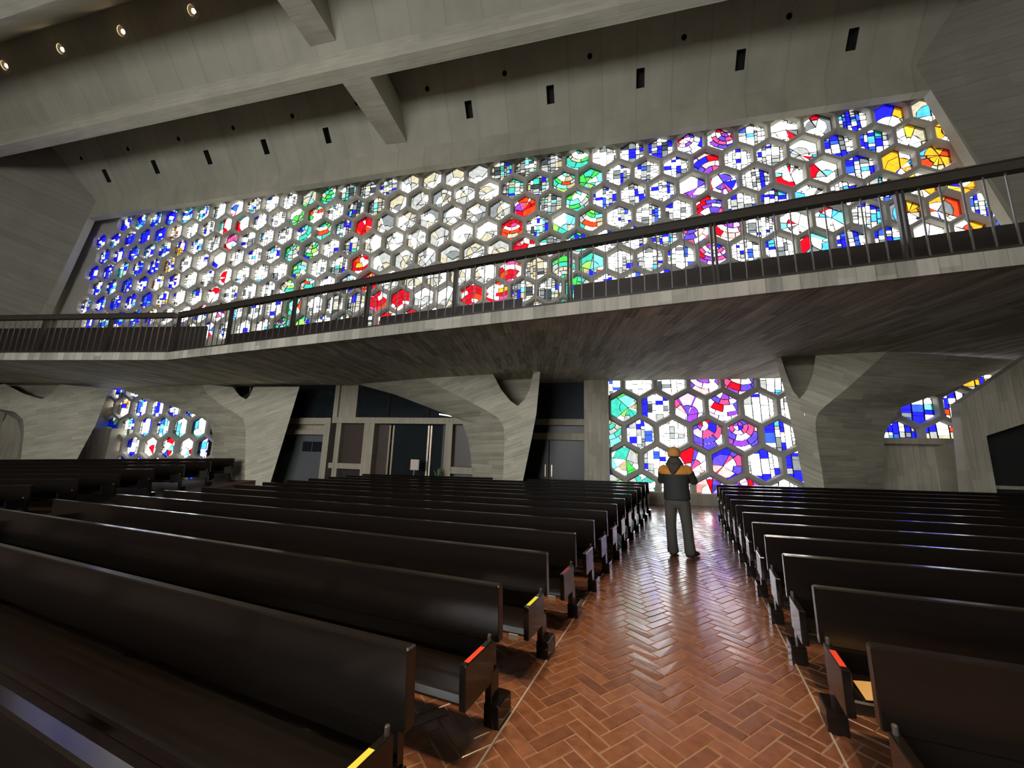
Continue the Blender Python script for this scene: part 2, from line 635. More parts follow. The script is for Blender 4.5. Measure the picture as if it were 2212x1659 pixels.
# flared side walls
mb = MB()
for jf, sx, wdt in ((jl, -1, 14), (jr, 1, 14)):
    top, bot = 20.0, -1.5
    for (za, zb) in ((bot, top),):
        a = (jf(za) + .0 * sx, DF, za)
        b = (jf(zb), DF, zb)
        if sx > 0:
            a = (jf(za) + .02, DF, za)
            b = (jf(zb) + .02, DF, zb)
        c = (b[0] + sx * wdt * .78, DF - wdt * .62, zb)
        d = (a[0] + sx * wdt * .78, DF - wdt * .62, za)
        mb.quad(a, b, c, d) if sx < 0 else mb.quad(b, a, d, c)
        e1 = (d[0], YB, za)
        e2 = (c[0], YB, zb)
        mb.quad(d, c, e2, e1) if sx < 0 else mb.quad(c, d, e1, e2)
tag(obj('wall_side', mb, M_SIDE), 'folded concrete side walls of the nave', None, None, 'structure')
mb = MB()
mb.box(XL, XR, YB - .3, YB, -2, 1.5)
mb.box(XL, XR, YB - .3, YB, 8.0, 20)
mb.box(XL, -15, YB - .3, YB, 1.5, 8.0)  # unseen opening added here to let in fill daylight for the concrete
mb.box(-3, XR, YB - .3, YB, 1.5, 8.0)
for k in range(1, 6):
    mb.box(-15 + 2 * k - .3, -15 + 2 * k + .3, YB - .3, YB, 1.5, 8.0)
tag(obj('wall_front', mb, M_SIDE), 'concrete wall behind the viewer with an added opening for fill light', None, None, 'structure')

# ------------------------------------------------------------------ structure: folded ceiling
CX0, CX1 = -44.0, 24.0


def plate(name, p0, p1, holes, mat, label, xa=CX0, xb=CX1):
    """a sloping plate from section point p0 to p1 (y, z), with rectangular holes (x0,x1,s0,s1), s along the slope"""
    dy, dz = p1[0] - p0[0], p1[1] - p0[1]
    ln = math.hypot(dy, dz)
    xs = sorted({xa, xb} | {h[0] for h in holes} | {h[1] for h in holes})
    ss = sorted({0.0, ln} | {h[2] for h in holes} | {h[3] for h in holes})
    mb = MB()
    idx = {}

    def vid(x, s):
        if (x, s) not in idx:
            idx[(x, s)] = len(mb.v)
            mb.v.append((x, p0[0] + dy * s / ln, p0[1] + dz * s / ln))
        return idx[(x, s)]
    for i in range(len(xs) - 1):
        for j in range(len(ss) - 1):
            xm, sm = (xs[i] + xs[i + 1]) / 2, (ss[j] + ss[j + 1]) / 2
            if any(h[0] < xm < h[1] and h[2] < sm < h[3] for h in holes):
                continue
            mb.f.append((vid(xs[i], ss[j]), vid(xs[i + 1], ss[j]), vid(xs[i + 1], ss[j + 1]), vid(xs[i], ss[j + 1])))
            mb.m.append(0)
    o = obj(name, mb, mat)
    tag(o, label, None, None, 'structure')
    ay = Vector((0, dy / ln, dz / ln))
    nrm = Vector((1, 0, 0)).cross(ay)
    if nrm.z > 0:
        nrm = -nrm
    fr = Matrix.Identity(4)
    bx = ay.cross(nrm)
    for i in range(3):
        fr[i][0], fr[i][1], fr[i][2] = bx[i], ay[i], nrm[i]

    def frame(x, s):
        f = fr.copy()
        f[0][3], f[1][3], f[2][3] = x, p0[0] + dy * s / ln, p0[1] + dz * s / ln
        return f
    return o, frame


def slot_recess():
    b = MB()
    w, h, d = .14, .29, .35
    b.prism([(-w, -h, 0), (w, -h, 0), (w, h, 0), (-w, h, 0)], [(-w, -h, -d), (w, -h, -d), (w, h, -d), (-w, h, -d)], caps=False)
    b.quad((-w, -h, -d), (w, -h, -d), (w, h, -d), (-w, h, -d))
    return b.mesh('slot_recess', M_DARK)


SLOT = slot_recess()


def ring_mesh(r0, r1, z0, z1, name, mat, n=24, sq=None):
    b = MB()
    P = []
    for k in range(n):
        a = 2 * PI * k / n
        P += [(r1 * math.cos(a), r1 * math.sin(a), z0), (r1 * math.cos(a), r1 * math.sin(a), z1), (r0 * math.cos(a), r0 * math.sin(a), z1), (r0 * math.cos(a), r0 * math.sin(a), z0)]
    F = []
    for k in range(n):
        l = (k + 1) % n
        for q in range(4):
            F.append((k * 4 + q, l * 4 + q, l * 4 + (q + 1) % 4, k * 4 + (q + 1) % 4))
    b.add(P, F)
    return b.mesh(name, mat)


def can_mesh(r, d, name, mat, n=24):
    b = MB()
    b.add([(r * math.cos(2 * PI * k / n), r * math.sin(2 * PI * k / n), 0) for k in range(n)] + [(r * .8 * math.cos(2 * PI * k / n), r * .8 * math.sin(2 * PI * k / n), -d) for k in range(n)],
          [(k, (k + 1) % n, n + (k + 1) % n, n + k) for k in range(n)] + [tuple(n + k for k in range(n))])
    return b.mesh(name, mat)


def bulb_mesh(r, name, mat):
    b = MB()
    path = [(0, 0, -.02 + i * .02) for i in range(7)]
    rad = [r * .45, r * .5, r * .75, r, r * .95, r * .6, r * .1]
    b.tube(path, rad, n=12)
    return b.mesh(name, mat)


RING = ring_mesh(.17, .30, 0, .02, 'trim_ring', M_BEAM)
RINGD = ring_mesh(.09, .30, 0, .015, 'trim_ring', M_CEIL)
CAN = can_mesh(.18, .34, 'can', M_DARK)
BULB = bulb_mesh(.075, 'bulb', M_BULB)
BULBD = bulb_mesh(.06, 'bulb', simple('unlit_bulb', (.05, .05, .045), rough=.2))


def downlight(fr, lit, label, group, power=0, aim=None):
    t = empty('recessed_downlight')
    t.matrix_world = fr
    tag(t, label, 'ceiling light', group)
    for nm, me in (('trim_ring', RING if lit else RINGD), ('can', CAN), ('bulb', BULB if lit else BULBD)):
        o = link(nm, me, t)
        if nm == 'bulb':
            o.location = (0, 0, -.10 if lit else -.3)
    if lit and power:
        l = bpy.data.lights.new('lamp_light', 'SPOT')
        l.energy = power
        l.color = (1, .74, .46)
        l.spot_size = math.radians(42)
        l.spot_blend = .6
        l.shadow_soft_size = .12
        o = bpy.data.objects.new('lamp_light', l)
        COL.objects.link(o)
        p = fr @ Vector((0, 0, .12))
        o.location = p
        tgt = Vector(aim) if aim else Vector((p.x, p.y, 0))
        o.rotation_euler = (tgt - p).to_track_quat('-Z', 'Y').to_euler()
    return t


ZB = 14.59   # underside of the beams
slots = [7.82 - 3.225 * k for k in range(11)]
dlx = [5.9 - 3.14 * k for k in range(11)]


def s_of(p0, y, p1):
    ln = math.hypot(p1[0] - p0[0], p1[1] - p0[1])
    return abs(y - p0[0]) / abs(p1[0] - p0[0]) * ln


pA, pB = (DF + .06, ZC - .08), (11.56, 16.58)
sS, sD = s_of(pA, 12.52, pB), s_of(pA, 11.99, pB)
holes = [(x - .14, x + .14, sS - .29, sS + .29) for x in slots] + [(x - .17, x + .17, sD - .17, sD + .17) for x in dlx]
o, fr = plate('ceiling', pA, pB, holes, M_CEIL, 'sloping concrete ceiling fold above the great window')
for x in slots:
    s = link('slot_recess', SLOT, o)
    s.matrix_world = fr(x, sS)
ordn = ['rightmost', 'second', 'third', 'fourth', 'fifth', 'sixth', 'seventh', 'eighth', 'ninth', 'tenth', 'eleventh']
for k, x in enumerate(dlx):
    downlight(fr(x, sD), False, ('rightmost' if k == 0 else ordn[k] + ' from the right') + ' of the unlit round downlights above the great window', 'unlit downlights above the window')
plate('ceiling', pB, (9.93, ZB + .14), [], M_CEIL, 'back slope of the ceiling fold hidden behind the beam')
mb = MB()
mb.cbox(CX0, CX1, 9.5, 10.03, ZB, 15.3, .02)
tag(obj('beam', mb, M_BEAM), 'long concrete beam crossing the ceiling before the window', None, None, 'structure')
p0, p1 = (9.56, 15.22), (7.9, 17.45)
sL = s_of(p0, 8.3, p1)
lx = [-23.63, -20.42, -17.26, -13.94]
holes = [(x - .17, x + .17, sL - .17, sL + .17) for x in lx]
o, fr = plate('ceiling', p0, p1, holes, M_CEIL, 'sloping concrete ceiling fold holding the lit downlights')
for k, x in enumerate(lx):
    downlight(fr(x, sL), True, ['leftmost', 'second from the left', 'third from the left', 'rightmost'][k] + ' of the four glowing downlights in the ceiling', 'lit ceiling downlights', 300)
plate('ceiling', p1, (6.0, 15.0), [], M_CEIL, 'rear slope of the second ceiling fold')
mb = MB()
mb.cbox(CX0, CX1, 5.6, 6.1, 14.85, 15.5, .02)
tag(obj('beam', mb, M_BEAM), 'second long concrete ceiling beam overhead', None, None, 'structure')
# further folds over the viewer; the lamps here light the near pews and floor
yb = 5.6
near_lamps = {5.6: [(-5.6, 1.6), (-2.4, 1.8), (.8, 1.9), (4.0, 2.0)], 1.6: [(-3.6, 1.2), (-.8, 1.6), (2.4, 1.6)]}
k = 0
while yb > -10:
    ya = yb - 4.0
    sky = abs(yb + 2.4) < .1 or abs(yb - 1.6) < .1
    pm = ((yb + ya + .5) / 2, 17.5)
    for (qa, qb, first) in (((yb + .06, 15.42), pm, True), (pm, (ya + .42, 15.0), False)):
        hl = []
        if sky:
            ln = math.hypot(qb[0] - qa[0], qb[1] - qa[1])
            hl = []
        xs = near_lamps.get(round(yb, 1), []) if first else []
        sl = s_of(qa, qa[0] - 1.0, qb)
        hl += [(x - .17, x + .17, sl - .17, sl + .17) for x, _ in xs]
        o, fr = plate('ceiling', qa, qb, hl, M_CEIL, 'concrete ceiling fold over the nave')
        for x, ty_ in xs:
            k += 1
            downlight(fr(x, sl), True, 'lit downlight above the viewer, number %s along its fold' % ['one', 'two', 'three', 'four', 'five', 'six', 'seven', 'eight'][k], 'lit downlights over the viewer', 1700 if x < 0 else 900, (x * .9, ty_, 0))
    mb = MB()
    mb.cbox(CX0, CX1, ya, ya + .5, 14.85, 15.5, .02)
    tag(obj('beam', mb, M_BEAM), 'concrete ceiling beam over the nave', None, None, 'structure')
    yb = ya

# tie struts on the axis of the church
mb = MB()
mb.prism([(-8.86, 10.0, ZB), (-7.78, 10.0, ZB), (-7.78, 10.0, ZB + 1.3), (-8.86, 10.0, ZB + 1.3)],
         [(-8.88, DF, ZB + .08), (-7.93, DF, ZB + .04), (-7.93, DF, ZB + 1.2), (-8.88, DF, ZB + 1.2)])
tag(obj('strut', mb, M_BEAM), 'concrete tie strut between the beam and the window wall', None, None, 'structure')
mb = MB()
mb.prism([(-9.75, 9.52, 15.55), (-8.75, 9.52, 15.55), (-8.75, 9.52, 17.0), (-9.75, 9.52, 17.0)],
         [(-9.55, 6.0, 15.3), (-8.5, 6.0, 15.3), (-8.5, 6.0, 17.0), (-9.55, 6.0, 17.0)])
tag(obj('strut', mb, M_BEAM), 'concrete tie strut rising off the beam towards the viewer', None, None, 'structure')

# ------------------------------------------------------------------ the honeycomb wall
RC = A / math.sqrt(3)
R_F, R_G = RC * .90, RC * .81
Y_F, Y_K = D - .16, D + .14


def hexv(cx, cz, r, y):
    return [(cx + r * math.sin(PI / 3 * k), y, cz + r * math.cos(PI / 3 * k)) for k in range(6)]


def cell_pos(c, r):
    return X0 + A * c, Z0 - RP * r


def add_cell(mb, c, r, is_open):
    cx, cz = cell_pos(c, r)
    if is_open:
        rings = [hexv(cx, cz, RC, Y_K), hexv(cx, cz, RC, Y_F), hexv(cx, cz, R_F, Y_F), hexv(cx, cz, R_F - .012, Y_F + .015), hexv(cx, cz, R_G, D - .03), hexv(cx, cz, R_G, D + .03), hexv(cx, cz, R_F, Y_K), hexv(cx, cz, RC, Y_K)]
        F = []
        for a in range(1, len(rings) - 1):
            for k in range(6):
                l = (k + 1) % 6
                F.append((a * 6 + k, a * 6 + l, a * 6 + 6 + l, a * 6 + 6 + k))
        mb.add([p for r_ in rings for p in r_], F)
    else:
        a, b = hexv(cx, cz, RC, Y_F), hexv(cx, cz, RC, Y_K)
        mb.add(a + b, [tuple(range(6)), tuple(range(11, 5, -1))])


def clip(poly, hx):
    """clip polygon (2-D) to the convex outline hx (clockwise or not)"""
    out = poly
    n = len(hx)
    area = sum(hx[i][0] * hx[(i + 1) % n][1] - hx[(i + 1) % n][0] * hx[i][1] for i in range(n))
    sg = 1 if area > 0 else -1
    for i in range(n):
        ax, ay = hx[i]
        bx, by = hx[(i + 1) % n]
        f = lambda p: sg * ((bx - ax) * (p[1] - ay) - (by - ay) * (p[0] - ax))
        res = []
        for k in range(len(out)):
            p, q = out[k], out[(k + 1) % len(out)]
            fp, fq = f(p), f(q)
            if fp >= 0:
                res.append(p)
            if fp * fq < 0:
                t = fp / (fp - fq)
                res.append((p[0] + (q[0] - p[0]) * t, p[1] + (q[1] - p[1]) * t))
        out = res
        if len(out) < 3:
            return []
    return out


def parea(p):
    return .5 * sum(p[i][0] * p[(i + 1) % len(p)][1] - p[(i + 1) % len(p)][0] * p[i][1] for i in range(len(p)))


def cells_rect(rg, k=1.0):
    """uneven blocks of glass: columns cut into bricks, nearly square to the frame"""
    H = .52
    sk = rg.uniform(-.06, .06)
    out = []
    x = -H + rg.uniform(-.1, 0)
    while x < H:
        w = rg.choice((.09, .12, .15, .19, .24)) * k
        z = -H + rg.uniform(-.1, 0)
        while z < H:
            h = rg.choice((.08, .11, .14, .18, .26)) * k
            j = lambda: rg.uniform(-.008, .008)
            q = [(x, z), (x + w, z), (x + w, z + h), (x, z + h)]
            out.append([(a + sk * b, b - sk * a) for a, b in q])
            z += h
        x += w
    return out


def cells_polar(rg):
    """bowed bands and spokes: the nested curves of the coloured streams"""
    cx, cz = rg.uniform(-.25, .25), rg.choice((.45, .62, -.5, .3))
    out = []
    r = 0.0
    n0 = rg.choice((7, 8, 10))
    off = rg.uniform(0, 6.28)
    while r < 1.35:
        w = rg.uniform(.13, .25)
        off += rg.uniform(.1, .5)
        n = max(4, int(n0 * (.7 + r)))
        for k in range(n):
            a0, a1 = off + 2 * PI * k / n, off + 2 * PI * (k + 1) / n
            st = 4
            arc = [a0 + (a1 - a0) * i / st for i in range(st + 1)]
            o_ = [(cx + (r + w) * math.sin(a), cz + (r + w) * math.cos(a)) for a in arc]
            i_ = [(cx + r * math.sin(a), cz + r * math.cos(a)) for a in reversed(arc)] if r > 0 else [(cx, cz)]
            out.append(o_ + i_)
        r += w
    return out


def cells_shard(rg, ns=9):
    """splinters radiating from a point"""
    cx, cz = rg.uniform(-.18, .18), rg.uniform(-.45, .1)
    ang = sorted(rg.uniform(0, 2 * PI) for _ in range(ns))
    out = []
    for k in range(ns):
        a0, a1 = ang[k], ang[(k + 1) % ns] + (2 * PI if k == ns - 1 else 0)
        if a1 - a0 > 2.6:
            am = (a0 + a1) / 2
            sub = [(a0, am), (am, a1)]
        else:
            sub = [(a0, a1)]
        for b0, b1 in sub:
            rr = rg.uniform(.25, .45)
            st = 3
            arc = [b0 + (b1 - b0) * i / st for i in range(st + 1)]
            P = lambda r: [(cx + r * math.sin(a), cz + r * math.cos(a)) for a in arc]
            out.append([(cx, cz)] + list(P(rr)))
            o_ = P(1.4)
            out.append(list(P(rr)) + list(reversed(o_)))
    return out


W = lambda **k: [(n, w) for n, w in k.items()]
ZONES = {
    'blue': ('rect', W(blue=40, royal=14, white=34, sky=8, milk=6, aqua=4, grey=2)),
    'bluewhite': ('rect', W(blue=24, royal=12, white=48, sky=8, grey=5, milk=6, aqua=3, teal=1)),
    'whiteblue': ('rect', W(white=62, milk=14, blue=9, royal=3, grey=9, dark=2, sky=2)),
    'lowerwhite': ('rect', W(white=64, blue=17, royal=5, milk=9, grey=5, sky=3)),
    'white': ('rect', W(white=76, milk=10, grey=7, blue=4, sky=2, dark=1)),
    'greyteal': ('rect', W(milk=22, white=24, grey=24, dark=10, aqua=6, teal=4, beige=8, cream=12, blue=5)),
    'cyan': ('mix', W(aqua=22, sky=12, white=44, blue=14, royal=5)),
    'redstream': ('shard', W(white=62, red=16, royal=5, pink=5, blue=5, aqua=4)),
    'blade': ('shard', W(white=76, red=7, aqua=7, sky=5, grey=5, milk=5)),
    'green': ('polar', W(teal=24, green=14, white=20, milk=14, lime=7, aqua=14, beige=5, blue=5, cream=6, scarlet=2)),
    'crystal': ('shard', W(white=40, milk=30, cream=26, grey=5)),
    'red': ('polar', W(red=46, scarlet=16, white=24, pink=9, orange=4, cream=5, purple=2)),
    'purple': ('polar', W(white=28, purple=16, pink=13, violet=13, lilac=14, red=9, rose=9, pale=7, blue=5)),
    'orange': ('shard', W(orange=24, white=50, yellow=10, cream=10, scarlet=5, sky=4, blue=4, grey=3)),
    'amber': ('rect', W(cream=12, white=46, orange=13, beige=8, blue=12, scarlet=4, milk=6)),
}


def zone(c, r):
    """the colour streams of the design across the wall (c along it in cells, r rows down)"""
    if r >= 9:
        if c < 10:
            if r >= 11.5 and r < 12.5:
                return 'cyan'
            return 'redstream' if (r > 12.5 and 4 < c < 7) else ('amber' if c < 2.7 and r > 10.5 else 'bluewhite')
        if c < 25 and r > 10.2:
            return 'green'
        if c < 25.5 and r > 12.5:
            return 'green'
        if 26.4 <= c < 28.2:
            return 'purple'
        if c >= 32.9:
            return 'amber'
        if c >= 30.5:
            return 'blue'
        if c >= 28.2:
            return 'lowerwhite'
        return 'whiteblue'
    d = math.hypot(c - 17.4, (r - 2.6) * .866)
    if d < 3.05 and r < 6.4:
        return 'crystal'
    if d < 4.35 and (r > 1.5) and 13.6 < c < 21.4:
        return 'red'
    if c < 3.2 - .05 * r:
        return 'cyan' if r < .5 else 'blue'
    if c < 4.3 - .06 * r:
        return 'cyan' if r < .5 else 'amber'
    if c < 6 and r < .5:
        return 'cyan'
    if abs(c - (7.2 - .12 * r)) < .6:
        return 'redstream'
    if c < 10.4:
        return 'white'
    if abs(c - (11.3 - .04 * r)) < .8:
        return 'green'
    if c < 16:
        return 'greyteal' if c > 12.8 else 'white'
    if c < 22.4:
        return 'greyteal'
    if abs(c - 23.2) < .7:
        return 'green'
    if c < 26.6:
        return 'whiteblue'
    if abs(c - 27.3) < .8:
        return 'purple'
    if c < 29.6:
        return 'whiteblue'
    if abs(c - 30.3) < .75:
        return 'blade'
    if c < 32.8:
        return 'bluewhite'
    if abs(c - 33.6) < .95:
        return 'orange'
    return 'blue'


def pick(rg, ws):
    t = rg.uniform(0, sum(w for _, w in ws))
    for n, w in ws:
        t -= w
        if t <= 0:
            return n
    return ws[-1][0]


def inset(poly, d):
    """shrink a small polygon towards its middle by about d"""
    n = len(poly)
    cx = sum(p[0] for p in poly) / n
    cz = sum(p[1] for p in poly) / n
    out = []
    for x, z in poly:
        l = math.hypot(x - cx, z - cz)
        k = max(.35, 1 - d * 1.3 / max(l, 1e-4))
        out.append((cx + (x - cx) * k, cz + (z - cz) * k))
    return out


HX2 = [(R_G * 1.01 * math.sin(PI / 3 * k), R_G * 1.01 * math.cos(PI / 3 * k)) for k in range(6)]


def make_panel(c, r):
    rg = random.Random(int(c * 2) * 131 + r * 7919)
    st, ws = ZONES[zone(c, r)]
    if st == 'mix':
        st = rg.choice(('rect', 'polar', 'shard'))
    elif st == 'polar' and rg.random() < .3:
        st = 'shard'
    big = r >= 9
    if st == 'rect':
        cells = cells_rect(rg, 1.25 if big else 1.1)
    elif st == 'polar':
        cells = cells_polar(rg)
    else:
        cells = cells_shard(rg, rg.choice((8, 9, 11)))
    panes = []
    last = None
    for q in cells:
        p = clip(q, HX2)
        if len(p) < 3:
            continue
        a = parea(p)
        if abs(a) < .0012:
            continue
        if a < 0:
            p = p[::-1]
        # neighbouring blocks of the same tone run together in places
        nm = last if (last and st == 'rect' and rg.random() < .18) else pick(rg, ws)
        last = nm
        panes.append((p, nm, abs(a)))
    return panes


def pane_geo(mb, p, mi, cx, cz):
    q = inset(p, .004)
    n = len(q)
    t = .006
    A_ = [(cx + x, D - t, cz + z) for x, z in q]
    B_ = [(cx + x, D + t, cz + z) for x, z in q]
    mb.prism(A_, B_, mi)


def came_geo(mb, p, mi, cx, cz, w=.011):
    q = inset(p, w)
    n = len(p)
    for y, fl in ((D - .012, 0), (D + .012, 1)):
        pts = [(cx + x, y, cz + z) for x, z in p] + [(cx + x, y, cz + z) for x, z in q]
        F = [((i, (i + 1) % n, n + (i + 1) % n, n + i) if fl else (n + i, n + (i + 1) % n, (i + 1) % n, i)) for i in range(n)]
        mb.add(pts, F, mi)


def upper_open(c, r):
    if r < 0 or r > 7 or c < -1.6 or c > 37:
        return False
    if r >= 6 and c > 29:
        return False
    if r == 0 and c < -.6:
        return False
    return True


def lower_open(c, r):
    if r < 9 or r > 14:
        return None
    if 23.9 <= c <= 30.6:
        return 'window_2'
    if 30.6 < c <= 37 and r <= 12:
        return 'window_4'
    if 1.4 <= c <= 9.1 and r >= 10:
        return 'window_3'
    if .4 < c < 1.4 and 10 <= r <= 12:
        return 'window_3'
    return None


cells = {'window_1': [], 'window_2': [], 'window_3': [], 'window_4': []}
latt = {k: MB() for k in cells}
for r in range(-1, 16):
    c = -4.0 + (.5 if r % 2 else 0)
    while c < 40:
        if r <= 8:
            op = upper_open(c, r)
            add_cell(latt['window_1'], c, r, op)
            if op:
                cells['window_1'].append((c, r))
        elif c > 23.9 or c < 9.6:
            w = lower_open(c, r)
            key = 'window_3' if c < 9.6 else ('window_2' if c < 30.7 else 'window_4')
            add_cell(latt[key], c, r, bool(w))
            if w:
                cells[w].append((c, r))
        c += 1.0

WLAB = {'window_1': 'great honeycomb stained glass window above the balcony', 'window_2': 'honeycomb window at floor level at the end of the aisle',
        'window_3': 'honeycomb window at floor level far left, between the piers', 'window_4': 'piece of honeycomb window beside the stair on the far right'}


def seen_size(p, cx, cz, area):
    v = Vector((cx, D, cz - HC))
    z = v.dot(FWD)
    u, w = v.dot(RIGHT) / z, v.dot(UP) / z
    if abs(u) > 1.30 or abs(w) > .98:
        return 0
    # behind the balcony: no
    return area * (v.y / v.length) / v.length_squared


for wn_, cl in cells.items():
    root = obj(wn_, latt[wn_], M_LATT)
    tag(root, WLAB[wn_], None, None, 'structure')
    panels = []
    allp = []
    for (c, r) in cl:
        cx, cz = cell_pos(c, r)
        ps = make_panel(c, r)
        panels.append((cx, cz, ps))
        for i, (p, nm, a) in enumerate(ps):
            allp.append((seen_size(p, cx, cz, a), len(panels) - 1, i))
    allp.sort(reverse=True)
    single = {(b, i) for s, b, i in allp[:300] if s > 0}
    for b, (cx, cz, ps) in enumerate(panels):
        mbp = MB()
        for i, (p, nm, a) in enumerate(ps):
            came_geo(mbp, p, len(GM), cx, cz)
            if (b, i) not in single:
                pane_geo(mbp, p, GI[nm], cx, cz)
        po = obj('glass_panel', mbp, GM + [M_CAME], root)
        for i, (p, nm, a) in enumerate(ps):
            if (b, i) in single:
                m1 = MB()
                pane_geo(m1, p, 0, cx, cz)
                obj('pane', m1, GM[GI[nm]], po)

# ------------------------------------------------------------------ low sills, columns and closing walls of the window wall
mb = MB()
mb.cbox(-.1, 7.6, Y_F - .28, Y_K + .3, -.5, .87, .015)
tag(obj('wall_sill', mb, M_VERT), 'low concrete sill wall under the floor level window', None, None, 'structure')
mb = MB()
mb.cbox(-.72, .10, 13.55, 14.4, -.5, 6, .015)
tag(obj('column', mb, M_VERT), 'board marked concrete column beside the floor level window', None, None, 'structure')
mb = MB()
mb.box(-30, -22.0, 13.5, 14.4, -2, 2.6)
mb.box(-30, -23.1, 13.45, 14.4, -2, 4.4)
tag(obj('wall_recess', mb, M_VERT), 'recessed board marked wall beside the far left window', None, None, 'structure')
# behind the entrance: lobby shell, closing the wall between the two floor level windows
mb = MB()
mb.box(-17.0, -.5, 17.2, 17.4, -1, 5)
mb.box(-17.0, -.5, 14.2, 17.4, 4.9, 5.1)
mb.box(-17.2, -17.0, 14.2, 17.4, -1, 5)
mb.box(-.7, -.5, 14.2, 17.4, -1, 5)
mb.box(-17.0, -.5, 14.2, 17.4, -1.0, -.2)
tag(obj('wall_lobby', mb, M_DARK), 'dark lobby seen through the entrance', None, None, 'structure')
mb = MB()
mb.box(-14.6, -13.2, 13.72, 14.2, -1, 4.62)
tag(obj('wall_pier', mb, M_FRAME), 'concrete wall strip beside the entrance partition', None, None, 'structure')
mb = MB()
mb.box(-17.5, .2, 13.7, 14.3, 4.62, 6.0)
tag(obj('wall_entry', mb, M_FRAME), 'concrete wall over the entrance under the balcony', None, None, 'structure')

# ------------------------------------------------------------------ entrance: frames, doors, glazing
YE = 13.9


def slab(name, x0, x1, z0, z1, y0, y1, mat, parent=None, c=.01):
    b = MB()
    b.cbox(x0, x1, y0, y1, z0, z1, c)
    return obj(name, b, mat, parent)


ent = empty('entrance_doorway', (-1.6, YE, .45))
ent.matrix_world = Matrix.Identity(4)
tag(ent, 'dark double doors with a navy curtain over them beside the concrete column', 'doorway')
slab('curtain_panel', -2.6, -.71, 3.18, 4.5, YE + .06, YE + .12, M_NAVY, ent)
slab('transom', -2.8, -.70, 2.96, 3.18, YE - .10, YE + .15, M_FRAME, ent)
slab('transom_panel', -2.6, -.71, 2.69, 2.96, YE + .06, YE + .12, M_DOOR, ent)
slab('transom', -2.8, -.70, 2.45, 2.69, YE - .10, YE + .15, M_FRAME, ent)
for x0_, x1_ in ((-3.2, -1.96), (-1.94, -.71)):
    dr = slab('door', x0_, x1_, .35, 2.45, YE + .02, YE + .08, M_DOOR, ent)
    hx_ = -2.06 if x0_ < -2 else -1.84
    slab('handle', hx_ - .02, hx_ + .02, 1.2, 1.6, YE - .05, YE + .0, M_BRASS, dr, .004)
slab('head_panel', -3.2, -.71, 4.5, 4.7, YE - .02, YE + .15, M_FRAME, ent)

ves = empty('vestibule')
tag(ves, 'glazed entrance vestibule with brass framed doors and brown panels', 'vestibule')
slab('lintel', -10.5, -4.6, 2.94, 3.17, YE - .35, YE + .1, M_FRAME, ves)
slab('post', -10.32, -10.10, .2, 2.96, YE - .30, YE + .1, M_FRAME, ves)
slab('brown_panel', -10.10, -9.06, 1.40, 2.94, YE - .12, YE - .04, M_BROWN, ves)
slab('sill_rail', -10.48, -8.95, 1.20, 1.41, YE - .32, YE + .1, M_FRAME, ves)
slab('brown_panel', -10.10, -9.06, .2, 1.2, YE - .10, YE - .04, M_DOOR, ves)
slab('post', -9.06, -8.62, .2, 2.96, YE - .34, YE + .1, M_FRAME, ves)
slab('side_panel', -8.62, -8.14, .2, 2.94, YE - .06, YE + .02, M_BROWN, ves)
for x0_, x1_ in ((-8.12, -8.04), (-7.97, -7.89), (-6.51, -6.44), (-6.40, -6.33)):
    slab('door_stile', x0_, x1_, .2, 2.9, YE - .10, YE - .02, M_BRASS, ves, .006)
for x0_, x1_ in ((-7.89, -6.51), (-6.33, -5.92)):
    slab('door_glass', x0_, x1_, .2, 2.92, YE - .05, YE - .035, M_GLAZE, ves, .002)
slab('side_light', -5.92, -5.71, .2, 2.94, YE - .06, YE - .02, M_LOBBY, ves)
slab('post', -5.71, -5.43, .2, 2.96, YE - .34, YE + .1, M_FRAME, ves)
slab('brown_panel', -5.43, -4.3, 1.42, 2.94, YE - .12, YE - .04, M_BROWN, ves)
slab('sill_rail', -5.43, -4.3, 1.18, 1.42, YE - .32, YE + .1, M_FRAME, ves)
slab('brown_panel', -5.43, -4.3, .2, 1.18, YE - .10, YE - .04, M_DOOR, ves)
slab('upper_glass', -9.72, -3.25, 3.17, 4.6, YE + .05, YE + .07, M_GLAZE, ves, .002)
slab('upper_post', -10.70, -10.50, 3.17, 4.7, YE - .10, YE + .15, M_FRAME, ves)
slab('upper_panel', -10.50, -9.72, 3.15, 4.7, YE + .0, YE + .1, M_FRAME, ves)
for x in (-8.3, -6.6, -4.9):
    slab('mullion', x - .03, x + .03, 3.17, 4.6, YE, YE + .05, M_DARK, ves, .004)

lob = empty('side_lobby')
tag(lob, 'pale lobby wall with small panes beside the entrance vestibule', 'partition')
slab('transom', -13.15, -10.65, 2.89, 3.15, YE - .22, YE + .1, M_FRAME, lob)
slab('panel', -13.15, -10.8, 2.67, 2.89, YE, YE + .06, M_FRAME, lob)
slab('transom', -13.15, -10.65, 2.48, 2.67, YE - .22, YE + .1, M_FRAME, lob)
slab('post', -10.87, -10.60, -.2, 3.15, YE - .30, YE + .1, M_FRAME, lob)
slab('wall_panel', -13.15, -10.87, .0, 2.48, YE + .02, YE + .08, M_LOBBY, lob)
for x0_, x1_ in ((-12.9, -12.45), (-12.02, -11.6), (-11.56, -11.02)):
    slab('pane', x0_, x1_, 1.81, 2.21, YE - .0, YE + .03, M_GLAZE, lob, .004)
slab('dark_glass', -13.15, -10.76, 3.15, 4.6, YE + .05, YE + .07, M_GLAZE, lob, .002)

